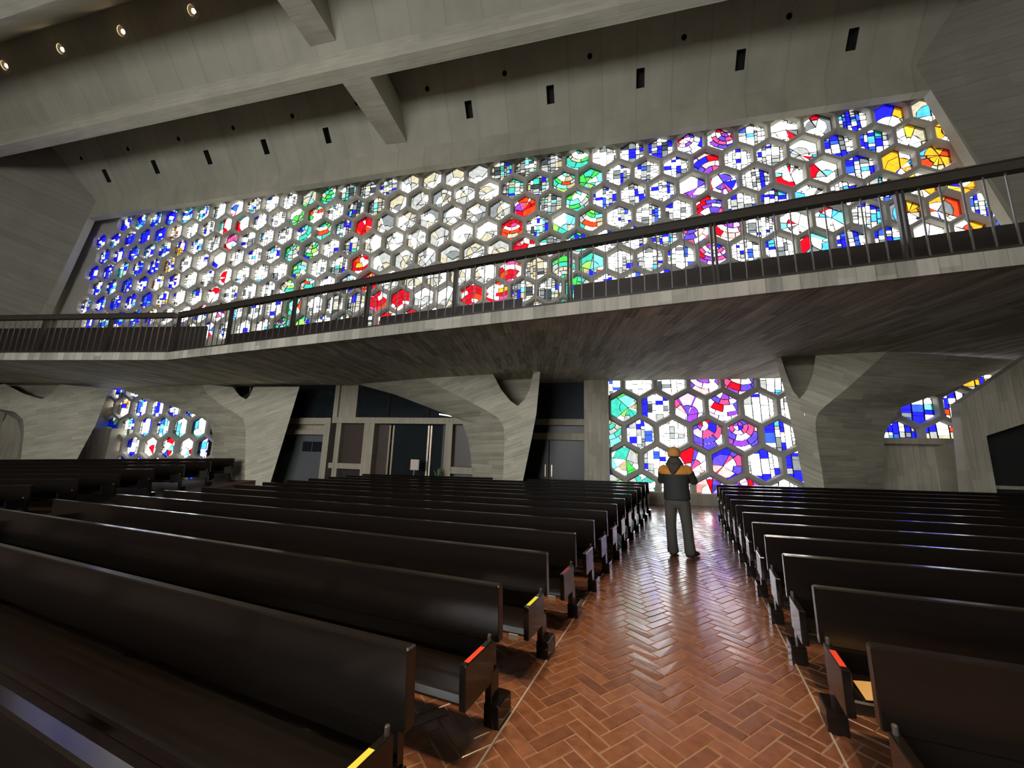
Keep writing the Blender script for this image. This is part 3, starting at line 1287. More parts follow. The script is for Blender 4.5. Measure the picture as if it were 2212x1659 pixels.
# light fixture beyond the glass, poster, plant in front of the doors
t = ves
b = MB()
b.prism([(-6.1, YE - .12, 3.36), (-5.15, YE - .12, 3.22), (-5.15, YE - .12, 3.17), (-6.1, YE - .12, 3.30)], [(-6.1, YE - .05, 3.36), (-5.15, YE - .05, 3.22), (-5.15, YE - .05, 3.17), (-6.1, YE - .05, 3.30)])
tag(obj('light_housing', b, M_LOBBY, t), 'pale light housing')
b = MB()
b.prism([(-6.08, YE - .14, 3.345), (-5.2, YE - .14, 3.215), (-5.2, YE - .14, 3.18), (-6.08, YE - .14, 3.305)], [(-6.08, YE - .12, 3.345), (-5.2, YE - .12, 3.215), (-5.2, YE - .12, 3.18), (-6.08, YE - .12, 3.305)])
tag(obj('light_diffuser', b, M_TUBE, t), 'bright white light diffuser')

t = empty('notice_stand')
tag(t, 'pale pink notice on a stand before the glass doors', 'notice')
slab('notice_board', -6.86, -6.56, 1.28, 1.62, 13.30, 13.32, simple('notice_paper', (.62, .48, .42), rough=.7, noise=.08), t, .004)
slab('notice_border', -6.875, -6.545, 1.265, 1.635, 13.322, 13.335, M_PLATE, t, .003)
slab('pole', -6.73, -6.69, zfloor(-6.7, 13.3) + .02, 1.27, 13.30, 13.33, M_STEEL, t, .004)
slab('base', -6.86, -6.56, zfloor(-6.7, 13.3) - .01, zfloor(-6.7, 13.3) + .03, 13.18, 13.46, M_STEEL, t, .006)

t = empty('potted_plant')
tag(t, 'small leafy potted plant by the entrance doors', 'plant')
zf = zfloor(-5.75, 13.3)
b = MB()
b.tube([(-5.75, 13.3, zf), (-5.75, 13.3, zf + .04), (-5.75, 13.3, zf + .6), (-5.75, 13.3, zf + .66), (-5.75, 13.3, zf + .62)], [.13, .135, .19, .19, .16], 14)
obj('pot', b, M_PLATE, t)
b = MB()
rl = random.Random(5)
for k in range(26):
    a = rl.uniform(0, 6.28)
    h = rl.uniform(.1, .55)
    r = rl.uniform(.05, .24)
    p0 = Vector((-5.75 + .03 * math.cos(a), 13.3 + .03 * math.sin(a), zf + .6))
    p2 = Vector((-5.75 + r * math.cos(a), 13.3 + r * math.sin(a), zf + .62 + h))
    sd = Vector((-math.sin(a), math.cos(a), 0)) * .03
    mid = (p0 + p2) / 2 + Vector((0, 0, .08))
    b.add([p0, mid + sd, p2, mid - sd, mid + Vector((0, 0, -.012))], [(0, 1, 4), (1, 2, 4), (2, 3, 4), (3, 0, 4), (0, 3, 2, 1)])
lf = obj('leaves', b, simple('leaf_green', (.10, .17, .06), rough=.5, noise=.3), t)

# ------------------------------------------------------------------ balcony slab
KX, KY = -12.3, 8.52
SR, SLF = -.16, .114


def fy(x):
    return KY + (SR * (x - KX) if x > KX else SLF * (x - KX))


ZF0, ZF1, ZCR = 4.30, 4.50, 4.43
mb = MB()
xs = [-31, -27, -23, -19, -16, KX, -8, -4, 0, 4, 8, 12, 14.5]
fr0 = [(x, fy(x), ZF0) for x in xs]
fr1 = [(x, fy(x), ZF1) for x in xs]
cr = [(x, min(fy(x) + 4.9, 13.6), ZCR) for x in xs]
bk = [(x, 13.75, ZCR + .06) for x in xs]
tp = [(x, 13.75, ZF1) for x in xs]
n = len(xs)
mb.add(fr0 + fr1 + cr + bk + tp, [])
for i in range(n - 1):
    for a, b_, mi in ((0, n, 1), (2 * n, 0, 0), (3 * n, 2 * n, 0), (n, 4 * n, 0)):
        mb.f.append((a + i, a + i + 1, b_ + i + 1, b_ + i))
        mb.m.append(mi)
bal = obj('balcony', mb, [M_SOFF, M_FASC])
tag(bal, 'cantilevered concrete balcony crossing below the great window', None, None, 'structure')
# fascia face set slightly proud with its own board marks, in lengths
mb = MB()
pts = [(x, fy(x)) for x in xs]
for i in range(n - 1):
    (xa, ya), (xb, yb_) = pts[i], pts[i + 1]
    mb.prism([(xa, ya - .03, ZF0 - .02), (xb, yb_ - .03, ZF0 - .02), (xb, yb_ - .03, ZF1 + .01), (xa, ya - .03, ZF1 + .01)],
             [(xa, ya + .05, ZF0 - .02), (xb, yb_ + .05, ZF0 - .02), (xb, yb_ + .05, ZF1 + .01), (xa, ya + .05, ZF1 + .01)])
obj('fascia', mb, M_FASC, bal)

# ------------------------------------------------------------------ railing
RH = 1.24


def railing(name, label, xa, xb, posts):
    t = empty(name)
    tag(t, label, 'railing', 'balcony railings')
    off = .12
    P = lambda x: Vector((x, fy(x) + off, ZF1))
    d = (P(xb) - P(xa)).normalized()
    sd = Vector((-d.y, d.x, 0))

    def bar(nm, a, b, w, z0, z1, mat):
        m_ = MB()
        A_ = [a + sd * w + Vector((0, 0, z0)), a - sd * w + Vector((0, 0, z0)), a - sd * w + Vector((0, 0, z1)), a + sd * w + Vector((0, 0, z1))]
        B_ = [b + sd * w + Vector((0, 0, z0)), b - sd * w + Vector((0, 0, z0)), b - sd * w + Vector((0, 0, z1)), b + sd * w + Vector((0, 0, z1))]
        m_.prism(A_, B_)
        return obj(nm, m_, mat, t)
    bar('handrail', P(xa), P(xb), .06, RH - .13, RH, M_RAIL)
    bar('handrail_cap', P(xa), P(xb), .072, RH, RH + .02, M_RAIL)
    bar('bottom_rail', P(xa), P(xb), .025, .05, .10, M_RAIL)
    bar('kerb', P(xa), P(xb), .04, .0, .035, M_RAIL)
    pm = MB()
    for s in (-.045, .012):
        q = [d * s + sd * .035, d * (s + .033) + sd * .035, d * (s + .033) - sd * .035, d * s - sd * .035]
        pm.prism([v for v in q], [v + Vector((0, 0, RH - .09)) for v in q])
    pme = pm.mesh('post', M_RAIL)
    bm_ = MB()
    q = [d * -.009 + sd * .009, d * .009 + sd * .009, d * .009 - sd * .009, d * -.009 - sd * .009]
    bm_.prism([v + Vector((0, 0, .1)) for v in q], [v + Vector((0, 0, RH - .09)) for v in q])
    bme = bm_.mesh('baluster', M_STEEL)
    for x in posts:
        o = link('post', pme, t)
        o.location = P(x)
    ps = sorted(posts)
    if xb < -12.4:
        ps = ps + [KX]
    for a, b in zip(ps[:-1], ps[1:]):
        k = 11
        for i in range(1, k):
            o = link('baluster', bme, t)
            o.location = P(a + (b - a) * i / k)
    return t


railing('balcony_railing', 'dark metal balcony railing in front of the great window, long right wing', KX, 14.2, [KX, -9.95, -7.55, -5.24, -2.97, -.60, 1.72, 4.02, 6.35, 8.7, 11.0, 13.4])
railing('balcony_railing', 'dark metal balcony railing on the left wing, under the blue glass', -30.5, KX - .15, [-14.6, -16.95, -19.3, -21.65, -24, -26.35, -28.7, -30.4])

# ------------------------------------------------------------------ balcony benches


def bench(label, xa, xb, off, z1, mat=M_BENCH):
    t = empty('balcony_bench')
    tag(t, label, 'bench', 'balcony benches')
    ya, yb_ = fy(xa) + off, fy(xb) + off

    def sl(nm, o0, o1, z0, z1_):
        m_ = MB()
        m_.prism([(xa, ya + o0, z0), (xa, ya + o1, z0), (xa, ya + o1, z1_), (xa, ya + o0, z1_)], [(xb, yb_ + o0, z0), (xb, yb_ + o1, z0), (xb, yb_ + o1, z1_), (xb, yb_ + o0, z1_)])
        obj(nm, m_, mat, t)
    sl('backrest', .0, .06, ZF1 + .35, z1)
    sl('seat', .06, .5, ZF1 + .38, ZF1 + .44)
    sl('front_board', .0, .04, ZF1, ZF1 + .36)
    for x in (xa + .03, (xa + xb) / 2, xb - .03):
        m_ = MB()
        m_.box(x - .03, x + .03, fy(x) + off + .05, fy(x) + off + .48, ZF1, ZF1 + .38)
        obj('support', m_, mat, t)


k_ = 1.227
bench('dark balcony bench along the railing on the right wing', -.62, 13.8, 1.2, 5.40)
bench('dark balcony bench left of the gap in the railing benches', -5.6, -1.75, 1.2, 5.27)
bench('dark balcony bench left of the middle of the balcony', -11.6, -6.2, 1.2, 5.36)
bench('dark balcony bench on the left wing of the balcony', -29.5, -12.6, 1.2, 5.72)

# ------------------------------------------------------------------ balcony piers: Y-shaped faces, sides sweeping back into the soffit
def rev(p):
    return list(reversed(p))


def resample(pts, n):
    P = [Vector(p) for p in pts]
    L = [0]
    for a, b in zip(P[:-1], P[1:]):
        L.append(L[-1] + (b - a).length)
    out = []
    for k in range(n):
        s = L[-1] * k / (n - 1)
        i = max(j for j in range(len(L)) if L[j] <= s + 1e-9)
        if i >= len(P) - 1:
            out.append(P[-1])
        else:
            out.append(P[i].lerp(P[i + 1], (s - L[i]) / max(L[i + 1] - L[i], 1e-9)))
    return out


def drop(p, dz=1.6):
    p = list(p)
    return p


def ground_end(pts):
    """carry the last point of a profile on down into the floor"""
    a, b = Vector(pts[-2]), Vector(pts[-1])
    zt = zfloor(b.x, b.y) - .1
    k = (b.z - zt) / max(a.z - b.z, 1e-4)
    return list(pts) + [tuple(b + (b - a) * k)]


def pier(label, outer_a, vcut, outer_b, back, back_side, mface, depth=1.1, back_n=48):
    """outer_a / outer_b: edges of the Y face from top to floor (a = left of face, b = right); vcut left to right; back: far profile of the swept side"""
    t = empty('pier')
    tag(t, label, None, None, 'structure')
    oa, ob = ground_end(outer_a), ground_end(outer_b)
    Vv = [Vector(p) for p in vcut]
    vb = min(range(len(Vv)), key=lambda i: Vv[i].z)
    n = 48
    # face in three fields: left arm, right arm, leg
    ra = resample(oa, n)
    rbp = resample(ob, n)
    zb = Vv[vb].z
    # split outer edges at crotch height
    def split(P):
        up = [p for p in P if p.z > zb + .02]
        lo = [p for p in P if p.z <= zb + .02]
        return up, lo
    ua, la = split(ra)
    ub, lb = split(rbp)
    mb = MB()

    def strip(P, Q):
        m_ = max(len(P), len(Q), 24)
        P, Q = resample(P, m_), resample(Q, m_)
        mb.add(P + Q, [(i, i + 1, m_ + i + 1, m_ + i) for i in range(m_ - 1)])
    ca = ua + [la[0]]
    strip(ca, Vv[:vb + 1])
    strip(Vv[:vb - 1:-1] if vb > 0 else Vv[::-1], ub + [lb[0]])
    # leg with the crotch point on its top edge
    strip(la, [Vv[vb]] + [(p + q) / 2 for p, q in zip(resample(la, 8), resample(lb, 8))][1:])
    strip([Vv[vb]] + [(p + q) / 2 for p, q in zip(resample(la, 8), resample(lb, 8))][1:], lb)
    face = obj('pier_face', mb, mface, t)
    # swept side
    mb2 = MB()
    src = oa if back_side == 'a' else ob
    bk_ = ground_end(back)
    S, B = resample(src, back_n), resample(bk_, back_n)
    steps = 5
    rows = [[S[i].lerp(B[i], k / steps) for i in range(back_n)] for k in range(steps + 1)]
    pts = [p for r_ in rows for p in r_]
    mb2.add(pts, [(k * back_n + i, k * back_n + i + 1, (k + 1) * back_n + i + 1, (k + 1) * back_n + i) for k in range(steps) for i in range(back_n - 1)])
    # the other side and the inside of the crotch go straight back
    oth = resample(ob if back_side == 'a' else oa, 10)
    pc = Vector(vcut[vb])
    sh = Vector((pc.x / pc.y * 1.25 * 1.45 + (.1 if back_side == 'b' else -.1), 1.45, 0))
    o2 = [p + sh for p in oth]
    mb2.add(oth + o2, [(i, i + 1, 11 + i, 10 + i) for i in range(9)])
    vsh = Vector((pc.x / pc.y * depth, depth, 0))
    vv2 = [p + vsh for p in Vv]
    m_ = len(Vv)
    mb2.add(Vv + vv2, [(i, i + 1, m_ + i + 1, m_ + i) for i in range(m_ - 1)])
    # back of the pier: closes between the far profile and the other side
    Bb = resample([p for p in [Vector(q) for q in bk_] if p.z < 3.4] or bk_, 8)
    Ob = resample([p for p in o2 if p.z < 3.4], 8)
    mb2.add(Bb + Ob, [(i, i + 1, 9 + i, 8 + i) for i in range(7)])
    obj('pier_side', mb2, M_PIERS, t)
    # dark inner wall of the crotch
    mb3 = MB()
    hi = [Vector((Vv[0].x, Vv[0].y, ZCR + .02)), Vector((Vv[-1].x, Vv[-1].y, ZCR + .02))]
    q = [p + vsh for p in Vv] + [hi[1] + vsh, hi[0] + vsh]
    return t, mb3, q


PIERS = []
p1 = pier('Y-shaped concrete pier right of the floor level window',
          [(4.12, 10.793, 4.45), (4.237, 10.774, 3.633), (4.318, 10.761, 2.775), (4.386, 10.75, 2.124), (4.446, 10.741, 1.299)],
          [(4.238, 10.774, 4.454), (4.318, 10.761, 4.004), (4.411, 10.746, 3.594), (4.531, 10.727, 3.391), (4.684, 10.703, 3.583), (4.842, 10.677, 3.975), (4.947, 10.661, 4.466)],
          [(6.279, 10.447, 4.44), (5.857, 10.515, 4.008), (5.399, 10.588, 3.556), (4.987, 10.654, 3.184), (4.841, 10.677, 3.024), (4.784, 10.686, 2.802), (4.778, 10.688, 2.335), (4.808, 10.683, 1.763), (4.82, 10.681, 1.275)],
          [(9.493, 11.433, 4.37), (8.841, 11.537, 4.077), (8.421, 11.605, 3.854), (7.776, 11.708, 3.567), (7.209, 11.799, 3.331), (6.954, 11.839, 2.985), (6.794, 11.865, 2.642), (6.754, 11.871, 2.391), (6.611, 11.894, 1.199)],
          'b', M_PIERF[0])
p2 = pier('Y-shaped concrete pier in front of the entrance doors',
          [(-6.239, 12.45, 4.44), (-4.67, 12.199, 3.733), (-3.695, 12.043, 3.254), (-3.258, 11.973, 3.0), (-3.091, 11.947, 2.71), (-3.055, 11.941, 2.376), (-3.064, 11.942, 1.256)],
          [(-3.527, 12.016, 4.43), (-3.24, 11.97, 3.936), (-2.912, 11.918, 3.554), (-2.65, 11.876, 3.379), (-2.402, 11.836, 3.612), (-2.26, 11.814, 3.945), (-2.17, 11.799, 4.43)],
          [(-1.947, 11.763, 4.43), (-2.046, 11.779, 3.129), (-2.179, 11.801, 2.388), (-2.396, 11.835, 1.285)],
          [(-9.6, 13.5, 4.50), (-7.75, 13.45, 4.02), (-5.94, 13.402, 3.385), (-5.028, 13.257, 3.069), (-4.725, 13.208, 2.58), (-4.614, 13.19, 2.201), (-4.475, 13.168, 1.26)],
          'a', M_PIERF[1])
p3 = pier('Y-shaped concrete pier left of the entrance vestibule',
          [(-16.5, 12.92, 4.5), (-16.2, 12.92, 4.1), (-15.385, 12.92, 3.613), (-14.495, 12.92, 3.235), (-14.112, 12.92, 3.013), (-13.891, 12.92, 2.555), (-13.694, 12.92, 1.302)],
          [(-14.852, 12.92, 4.30), (-14.45, 12.92, 3.95), (-14.11, 12.92, 3.798), (-13.96, 12.92, 3.95), (-13.843, 12.92, 4.30)],
          [(-11.646, 12.92, 4.30), (-11.914, 12.92, 2.964), (-12.26, 12.92, 1.26)],
          [(-22.6, 13.45, 4.6), (-20.2, 13.45, 3.96), (-18.0, 13.45, 3.44), (-16.5, 13.45, 3.0), (-16.1, 13.45, 2.4), (-15.85, 13.45, 1.32)],
          'a', M_PIERF[2], .3)
p4 = pier('Y-shaped concrete pier at the far left under the balcony',
          [(-27.556, 11.481, 4.2), (-25.867, 11.673, 3.244), (-25.043, 11.767, 3.134), (-24.539, 11.825, 2.8), (-24.333, 11.848, 2.266), (-24.163, 11.868, 1.157)],
          [(-25.975, 11.661, 4.38), (-24.885, 11.785, 3.953), (-23.867, 11.901, 3.718), (-23.457, 11.948, 3.926), (-23.127, 11.986, 4.38)],
          [(-20.5, 12.28, 4.2), (-20.669, 12.266, 3.895), (-20.901, 12.24, 2.67), (-21.294, 12.195, 1.601), (-21.445, 12.177, 1.161)],
          [(-31.0, 13.0, 4.2), (-29.0, 13.0, 3.4), (-27.4, 13.0, 2.9), (-26.9, 13.0, 2.3), (-26.7, 13.0, 1.2)],
          'a', M_PIERF[3], .5)
for (t, mb3, q), dk in zip((p1, p2, p4), (0, 1, 3)):
    nq = len(q)
    mb3.add(q, [tuple(range(nq))])
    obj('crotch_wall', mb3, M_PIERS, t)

# ------------------------------------------------------------------ stair parapet and ledge at the far right
mb = MB()


def wallpoly(poly, y0, y1):
    mb.prism([(x, y0, z) for x, z in poly], [(x, y1, z) for x, z in poly])


wallpoly([(7.61, 0), (8.20, 0), (8.20, 2.58), (11.5, 3.88), (11.5, 6.1), (7.82, 3.31)], 11.0, 11.25)
tag(obj('wall_stair', mb, M_VERT), 'board marked concrete stair parapet with a dark opening', None, None, 'structure')
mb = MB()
wallpoly([(8.3, 0), (11.5, 0), (11.5, 4.2), (8.3, 2.95)], 11.6, 11.7)  # near-black panel: shade of the stair opening put into its colour
tag(obj('stair_shade_panel', mb, M_DARK), 'dark panel standing in for shade behind the parapet opening', None, None, 'structure')
b = MB()
b.cbox(8.5, 11.0, 11.50, 11.56, 1.42, 1.50, .01)
tag(obj('stair_rail', b, M_FRAME), 'pale rail inside the dark stair opening', 'rail')
mb = MB()
mb.cbox(6.6, 9.4, 13.0, 14.4, 2.47, 2.64, .015)
tag(obj('window_ledge', mb, M_FRAME), 'concrete ledge under the small window by the stair', None, None, 'structure')
mb = MB()
mb.box(6.3, 12.5, 13.35, 14.3, -1, 2.5)
mb.box(8.75, 9.1, 11.9, 13.4, -1, 2.5)
tag(obj('wall_ledge', mb, M_VERT), 'board marked wall under the window ledge by the stair', None, None, 'structure')

# ------------------------------------------------------------------ pews
PH, PT = .862, .068
BEV = .006


def pew_meshes(L, sgn, key):
    """aisle end at x=0, running to sgn*L; worshippers face -y, towards the altar"""
    X = lambda a, b: (min(sgn * a, sgn * b), max(sgn * a, sgn * b))
    ms = {}
    b = MB()
    x0, x1 = X(0, L)
    b.cbox(x0, x1, 0, PT, .50, PH, .009)
    xa, xb = X(.05, L - .05)
    b.box(xa, xb, .012, PT - .012, .33, .505)
    ms['backrest'] = [(b.mesh('backrest', M_PEW), (0, 0, 0))]
    b = MB()
    # seat board dished a little towards the back
    pr = [(-.42, .335), (-.43, .355), (-.425, .395), (-.41, .402), (-.25, .392), (-.06, .380), (-.02, .378), (-.02, .335)]
    xa, xb = X(.03, L - .03)
    b.prism([(xa, y, z) for y, z in pr], [(xb, y, z) for y, z in pr])
    ms['seat'] = [(b.mesh('seat', M_PEW), (0, 0, 0))]
    b = MB()
    xa, xb = X(0, .045)
    b.cbox(xa, xb, -.43, -.075, .31, .556, .006)
    e = b.mesh('end_panel', M_PEW)
    ms['end_panel'] = [(e, (0, 0, 0)), (e, (sgn * (L - .045), 0, 0))]
    b = MB()
    xa, xb = X(-.02, .09)
    b.cbox(xa, xb, -.05, .15, 0, .15, .008)
    f = b.mesh('foot', M_PEW)
    b = MB()
    xa, xb = X(.03, .08)
    b.cbox(xa, xb, -.05, .06, .145, .336, .006)
    s = b.mesh('upright', M_PEW)
    nf = max(2, int(L / 2.4) + 1)
    xs_ = [i * (L - .07) / (nf - 1) for i in range(nf)]
    ms['foot'] = [(f, (sgn * x, 0, 0)) for x in xs_]
    ms['upright'] = [(s, (sgn * x, 0, 0)) for x in xs_]
    b = MB()
    b.tube([(0, 0, 0), (0, 0, .02), (0, 0, .035), (0, 0, .04)], [.012, .012, .012, .008], 10)
    pg = b.mesh('peg', M_STEEL)
    ms['peg'] = [(pg, (sgn * .02, -.10, .556))]
    return ms


PEW_L = pew_meshes(10.1, -1, 'left')
PEW_R = pew_meshes(9.0, 1, 'right')
PEW_F = pew_meshes(11.0, -1, 'far')
M_TAPES = {'red': M_RED, 'yellow': M_YEL, 'maroon': M_MAROON}


def add_pew(ms, mat4, label, group, tape=None, sgn=-1, plate_=False):
    t = empty('pew')
    t.matrix_world = mat4
    tag(t, label, 'pew', group)
    for nm, lst in ms.items():
        for me, loc in lst:
            o = link(nm, me, t)
            o.location = loc
    if tape:
        b = MB()
        b.box(min(sgn * .004, sgn * .036), max(sgn * .004, sgn * .036), -.39, -.19, .5555, .5575)
        tag(obj('tape', b, M_TAPES[tape], t), tape + ' tape strip on the arm')
    if plate_:
        b = MB()
        b.cbox(min(sgn * .09, sgn * .17), max(sgn * .09, sgn * .17), -.434, -.428, .300, .345, .002)
        tag(obj('number_plate', b, M_PLATE, t), 'small white seat plate')
    return t


ORD = ['first', 'second', 'third', 'fourth', 'fifth', 'sixth', 'seventh', 'eighth', 'ninth', 'tenth', 'eleventh', 'twelfth', 'thirteenth', 'fourteenth']
LM = [.70, 1.655, 2.60, 3.53, 4.43, 5.28, 6.08, 6.86, 7.62, 8.37, 9.11, 9.86, 10.61, 11.36]
TAPES = {1: 'yellow', 2: 'red', 3: 'yellow', 4: 'maroon'}
for k, m in enumerate(LM):
    e = -1.30 + .0123 * (m - 1.7)
    tp_ = TAPES.get(k)
    lab = 'black wooden pew left of the aisle, %s row from the viewer' % ORD[k]
    add_pew(PEW_L, fmat(e, m), lab, 'pews left of the aisle', tp_, -1, k in (3, 4))
RM = [2.56, 3.43, 4.30, 5.11, 5.90, 6.72, 7.46, 8.20, 9.00, 9.73, 10.46, 11.19]
for k, m in enumerate(RM):
    e = .688 - .031 * (m - 2.62)
    lab = 'black wooden pew right of the aisle, %s row from the viewer' % ORD[k]
    add_pew(PEW_R, fmat(e, m), lab, 'pews right of the aisle', 'red' if k == 1 else None, 1, False)
FR_ = math.radians(22.5)
for k in range(8):
    add_pew(PEW_F, fmat(-14.85 - .15 * k, 3.35 + .88 * k, .085 * k, FR_), 'black wooden pew in the block beyond the far aisle, %s row' % ORD[k], 'pews beyond the far aisle')
mb = MB()
A_, B_ = fmat(-14.6, 2.6, 0, FR_), fmat(-15.75, 10.0, 0, FR_)
q = [A_ @ Vector((.4, 0, -.01)), A_ @ Vector((-12, 0, -.01)), B_ @ Vector((-12, 0, .62)), B_ @ Vector((.4, 0, .62))]
mb.prism([p - N_ * .4 for p in q], q)
tag(obj('floor_rake', mb, M_MORTAR), 'raked floor under the far block of pews', None, None, 'structure')

# thin curved tan sheet added on the second right pew seat
t = MB()
pts = []
for i in range(7):
    u = i / 6
    pts.append((.10 + .26 * u, .004 + .012 * math.sin(u * PI)))
top = [(x, y, z) for y in (-.40, -.20) for x, z in pts]
t.add(top + [(x, y, z - .004) for x, y, z in top], [(i, i + 1, 8 + i, 7 + i) for i in range(6)] + [(14 + i, 21 + i, 22 + i, 15 + i) for i in range(6)] +
      [(i, 14 + i, 15 + i, i + 1) for i in range(6)] + [(7 + i, 8 + i, 22 + i, 21 + i) for i in range(6)] + [(0, 7, 21, 14), (6, 20, 27, 13)])
o = obj('sheet', t, M_TAN)
o.matrix_world = fmat(.69 - .031 * .8, 3.43, .407)
tag(o, 'tan sheet lying on the right pew seat behind the red tape', 'sheet')

# ------------------------------------------------------------------ the visitor standing in the aisle
M_SKIN = simple('skin', (.50, .30, .21), rough=.55, noise=.08)
M_JK = simple('jacket_black', (.020, .021, .020), rough=.75, noise=.3, nscale=12, bump=.3)
M_JO = simple('jacket_orange', (.62, .25, .035), rough=.7, noise=.15, nscale=10, bump=.2)
M_TR = simple('trousers', (.066, .058, .05), rough=.85, noise=.25, nscale=9, bump=.4)
M_BT = simple('boots', (.035, .024, .016), rough=.6, noise=.2)
M_CAP = simple('knit_cap', (.55, .25, .06), rough=.85, noise=.2, nscale=40, bump=.4)
M_HOOD = simple('hood_brown', (.055, .042, .033), rough=.85, noise=.3, nscale=12, bump=.3)
M_HAIR = simple('hair', (.03, .02, .014), rough=.6)


def fuse(o, vox=.013, it=4):
    md = o.modifiers.new('fuse', 'REMESH')
    md.mode = 'VOXEL'
    md.voxel_size = vox
    md.use_smooth_shade = True
    sm = o.modifiers.new('soften', 'SMOOTH')
    sm.iterations = it
    sm.factor = .5
    return o


man = empty('person')
man.matrix_world = fmat(-.33, 7.42, .010, math.radians(-6))
tag(man, 'visitor in an orange cap and black and orange jacket standing in the aisle', 'person')
# joints, local: x right, y forward (to the window), z up
hipL, hipR = (-.10, 0, .90), (.10, 0, .90)
knL, knR = (-.125, .015, .50), (.125, .02, .50)
anL, anR = (-.115, -.02, .09), (.15, -.02, .09)
shL, shR = (-.185, 0, 1.44), (.185, 0, 1.44)
elL, elR = (-.255, .06, 1.21), (.275, .09, 1.20)
wrL, wrR = (-.10, .27, 1.36), (.12, .28, 1.34)
b = MB()
b.tube([(0, 0, .84), (0, .0, .95), (0, .01, 1.10), (0, .01, 1.28), (0, 0, 1.42), (0, -.005, 1.49), (0, .0, 1.54), (0, .01, 1.60)], [(.15, .10), (.16, .11), (.14, .10), (.17, .11), (.17, .09), (.08, .07), (.055, .058), (.055, .06)], 16)
b.tube([(0, .012, 1.545), (0, .015, 1.57), (0, .02, 1.62), (0, .015, 1.68), (0, .008, 1.73), (0, .0, 1.76), (0, 0, 1.772)], [(.045, .055), (.062, .078), (.073, .093), (.076, .098), (.07, .092), (.045, .06), (.01, .015)], 16)
b.tube([(0, .10, 1.655), (0, .125, 1.635), (0, .128, 1.625), (0, .105, 1.61)], [.008, .014, .014, .012], 8)          # nose
for s in (-1, 1):
    b.tube([(s * .072, .005, 1.625), (s * .084, .0, 1.645), (s * .083, -.004, 1.665), (s * .072, 0, 1.68)], [(.008, .012), (.010, .018), (.010, .018), (.006, .01)], 8)   # ears
for h, kn, an, sx in ((hipL, knL, anL, -1), (hipR, knR, anR, 1)):
    b.tube([h, ((h[0] + kn[0]) / 2, .01, .70), kn, (kn[0], .0, .40), ((kn[0] + an[0]) / 2, -.01, .3), an, (an[0], 0, .03)], [.085, .075, .055, .052, .05, .036, .036], 12)
    b.tube([(an[0], -.06, .04), (an[0] + sx * .01, .05, .04), (an[0] + sx * .02, .16, .03), (an[0] + sx * .025, .19, .025)], [.03, .04, .035, .02], 10)
for sh, el, wr in ((shL, elL, wrL), (shR, elR, wrR)):
    s = Vector(sh)
    e = Vector(el)
    w = Vector(wr)
    b.tube([s * 1, s.lerp(e, .5), e, e.lerp(w, .5), w], [.052, .045, .038, .034, .026], 12)
    # hand: palm, four fingers of unequal length curling round the camera, thumb off the side
    dr = (w - e).normalized()
    side = Vector((0, 0, 1)).cross(dr).normalized()
    upv = dr.cross(side) * -1
    if upv.z < 0:
        upv = -upv
    inn = Vector((-1 if wr[0] > 0 else 1, 0, 0))
    palm = w + dr * .09
    b.tube([w, w + dr * .04, palm], [(.024, .018), (.04, .016), (.038, .014)], 10)
    for fi, (off, ln) in enumerate(((.030, .062), (.010, .07), (-.011, .066), (-.030, .052))):
        r0 = palm + upv * off - dr * .01
        b.tube([r0, r0 + dr * ln * .45, r0 + dr * ln * .75 + inn * ln * .35, r0 + dr * ln * .7 + inn * ln * .75], [.0095, .009, .0085, .007], 8)
    th = w + dr * .03 + upv * .03
    b.tube([th, th + upv * .03 + dr * .015, th + upv * .045 + dr * .04 + inn * .015], [.012, .011, .008], 8)
body = fuse(obj('body', b, M_SKIN, man, True), .009, 3)
# jacket
b = MB()
b.tube([(0, .0, .90), (0, .0, .92), (0, .0, 1.0), (0, .005, 1.14), (0, .005, 1.28), (0, 0, 1.38)], [(.205, .145), (.215, .15), (.21, .15), (.205, .145), (.215, .145), (.225, .135)], 20)
for sh, el, wr in ((shL, elL, wrL), (shR, elR, wrR)):
    s, e, w = Vector(sh), Vector(el), Vector(wr)
    b.tube([s * 1 + Vector((0, 0, -.05)), s.lerp(e, .5), e, e.lerp(w, .5), e.lerp(w, .92)], [.085, .075, .066, .06, .046], 14)
fuse(obj('jacket', b, M_JK, man, True), .013, 6)
b = MB()
b.tube([(0, 0, 1.325), (0, 0, 1.36), (0, 0, 1.42), (0, 0, 1.46), (0, .0, 1.50)], [(.236, .15), (.242, .152), (.232, .142), (.17, .12), (.09, .085)], 20)
for s in (-1, 1):
    b.tube([(s * .14, 0, 1.425), (s * .195, .005, 1.395), (s * .218, .02, 1.345)], [.075, .082, .08], 14)
tag(fuse(obj('jacket_yoke', b, M_JO, man, True), .013, 6), 'orange shoulder yoke')
b = MB()
b.tube([(0, -.005, 1.47), (0, -.01, 1.49), (0, -.01, 1.53), (0, -.005, 1.57), (0, .0, 1.60)], [(.13, .11), (.145, .12), (.125, .115), (.105, .105), (.085, .09)], 18)
b.tube([(.0, -.135, 1.50), (.0, -.165, 1.44), (-.01, -.163, 1.38), (-.01, -.15, 1.33)], [(.11, .03), (.095, .035), (.06, .03), (.03, .02)], 14, flat=(0, 1, 0))
fuse(obj('hood', b, M_HOOD, man, True), .012, 5)
b = MB()
b.tube([(0, .0, 1.615), (0, .002, 1.63), (0, .003, 1.67), (0, .0, 1.71), (0, -.004, 1.75), (0, -.008, 1.778), (0, -.008, 1.79)], [(.082, .10), (.086, .106), (.09, .11), (.087, .105), (.072, .088), (.043, .053), (.012, .015)], 20)
cap = obj('cap', b, M_CAP, man, True)
cap.scale = (1.18, 1.12, 1.0)
b = MB()
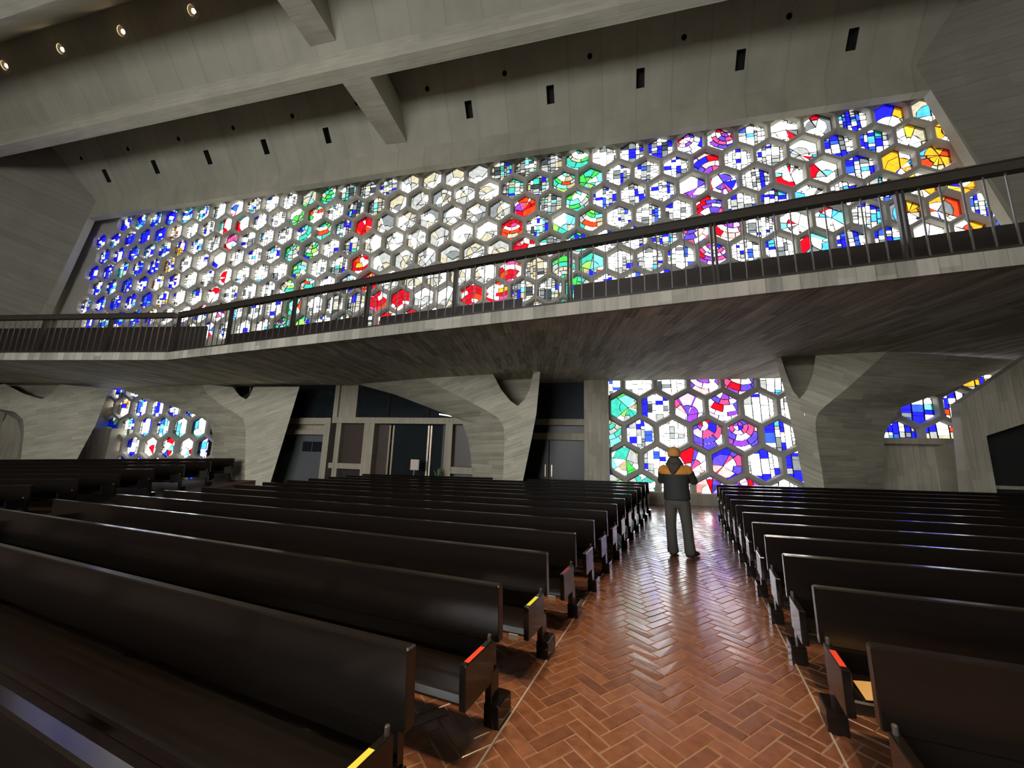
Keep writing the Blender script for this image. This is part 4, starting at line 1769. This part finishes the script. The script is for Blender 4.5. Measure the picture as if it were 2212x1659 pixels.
b.tube([(0, .0, 1.60), (0, -.005, 1.63), (0, 0, 1.652)], [(.074, .092), (.082, .10), (.084, .103)], 18)
obj('hair', b, M_HAIR, man, True)
# trousers
b = MB()
b.tube([(0, 0, .97), (0, 0, .92), (0, -.005, .84), (0, 0, .79)], [(.165, .125), (.178, .135), (.18, .135), (.15, .11)], 18)
for h, kn, an in ((hipL, knL, anL), (hipR, knR, anR)):
    b.tube([(h[0], 0, .88), ((h[0] * .6 + kn[0] * .4), 0, .72), (kn[0], .01, .52), (kn[0] + (an[0] - kn[0]) * .3, -.005, .40), (kn[0] + (an[0] - kn[0]) * .7, -.015, .22), (an[0], -.015, .10), (an[0], -.01, .06)], [(.104, .115), (.098, .108), (.087, .095), (.083, .09), (.083, .09), (.09, .097), (.087, .096)], 16)
fuse(obj('trousers', b, M_TR, man, True), .012, 4)
for an, sx in ((anL, -1), (anR, 1)):
    b = MB()
    yaw = .12 if sx < 0 else .5
    dv = Vector((math.sin(yaw), math.cos(yaw), 0))
    a = Vector((an[0], -.01, 0))
    b.tube([a + Vector((0, 0, .16)), a + Vector((0, 0, .08)), a + Vector((0, 0, .012))], [(.055, .06), (.06, .065), (.058, .065)], 14)
    b.tube([a - dv * .085 + Vector((0, 0, .045)), a - dv * .05 + Vector((0, 0, .05)), a + dv * .08 + Vector((0, 0, .055)), a + dv * .17 + Vector((0, 0, .042)), a + dv * .215 + Vector((0, 0, .03))], [(.035, .035), (.046, .045), (.053, .05), (.05, .036), (.03, .022)], 14, flat=(0, 0, 1))
    fuse(obj('boot', b, M_BT, man, True), .010, 3)
# the small camera held up in front
cmr = empty('handheld_camera')
cmr.parent = None
cmr.matrix_world = man.matrix_world.copy()
tag(cmr, 'small black camera held up by the visitor in the aisle', 'camera')
b = MB()
b.cbox(-.055, .075, .375, .41, 1.35, 1.435, .008)
obj('camera_body', b, M_DARK, cmr)
b = MB()
b.tube([(.01, .40, 1.39), (.01, .42, 1.39), (.01, .45, 1.39)], [.028, .028, .025], 14, flat=(0, 0, 1))
obj('lens', b, M_DARK, cmr)
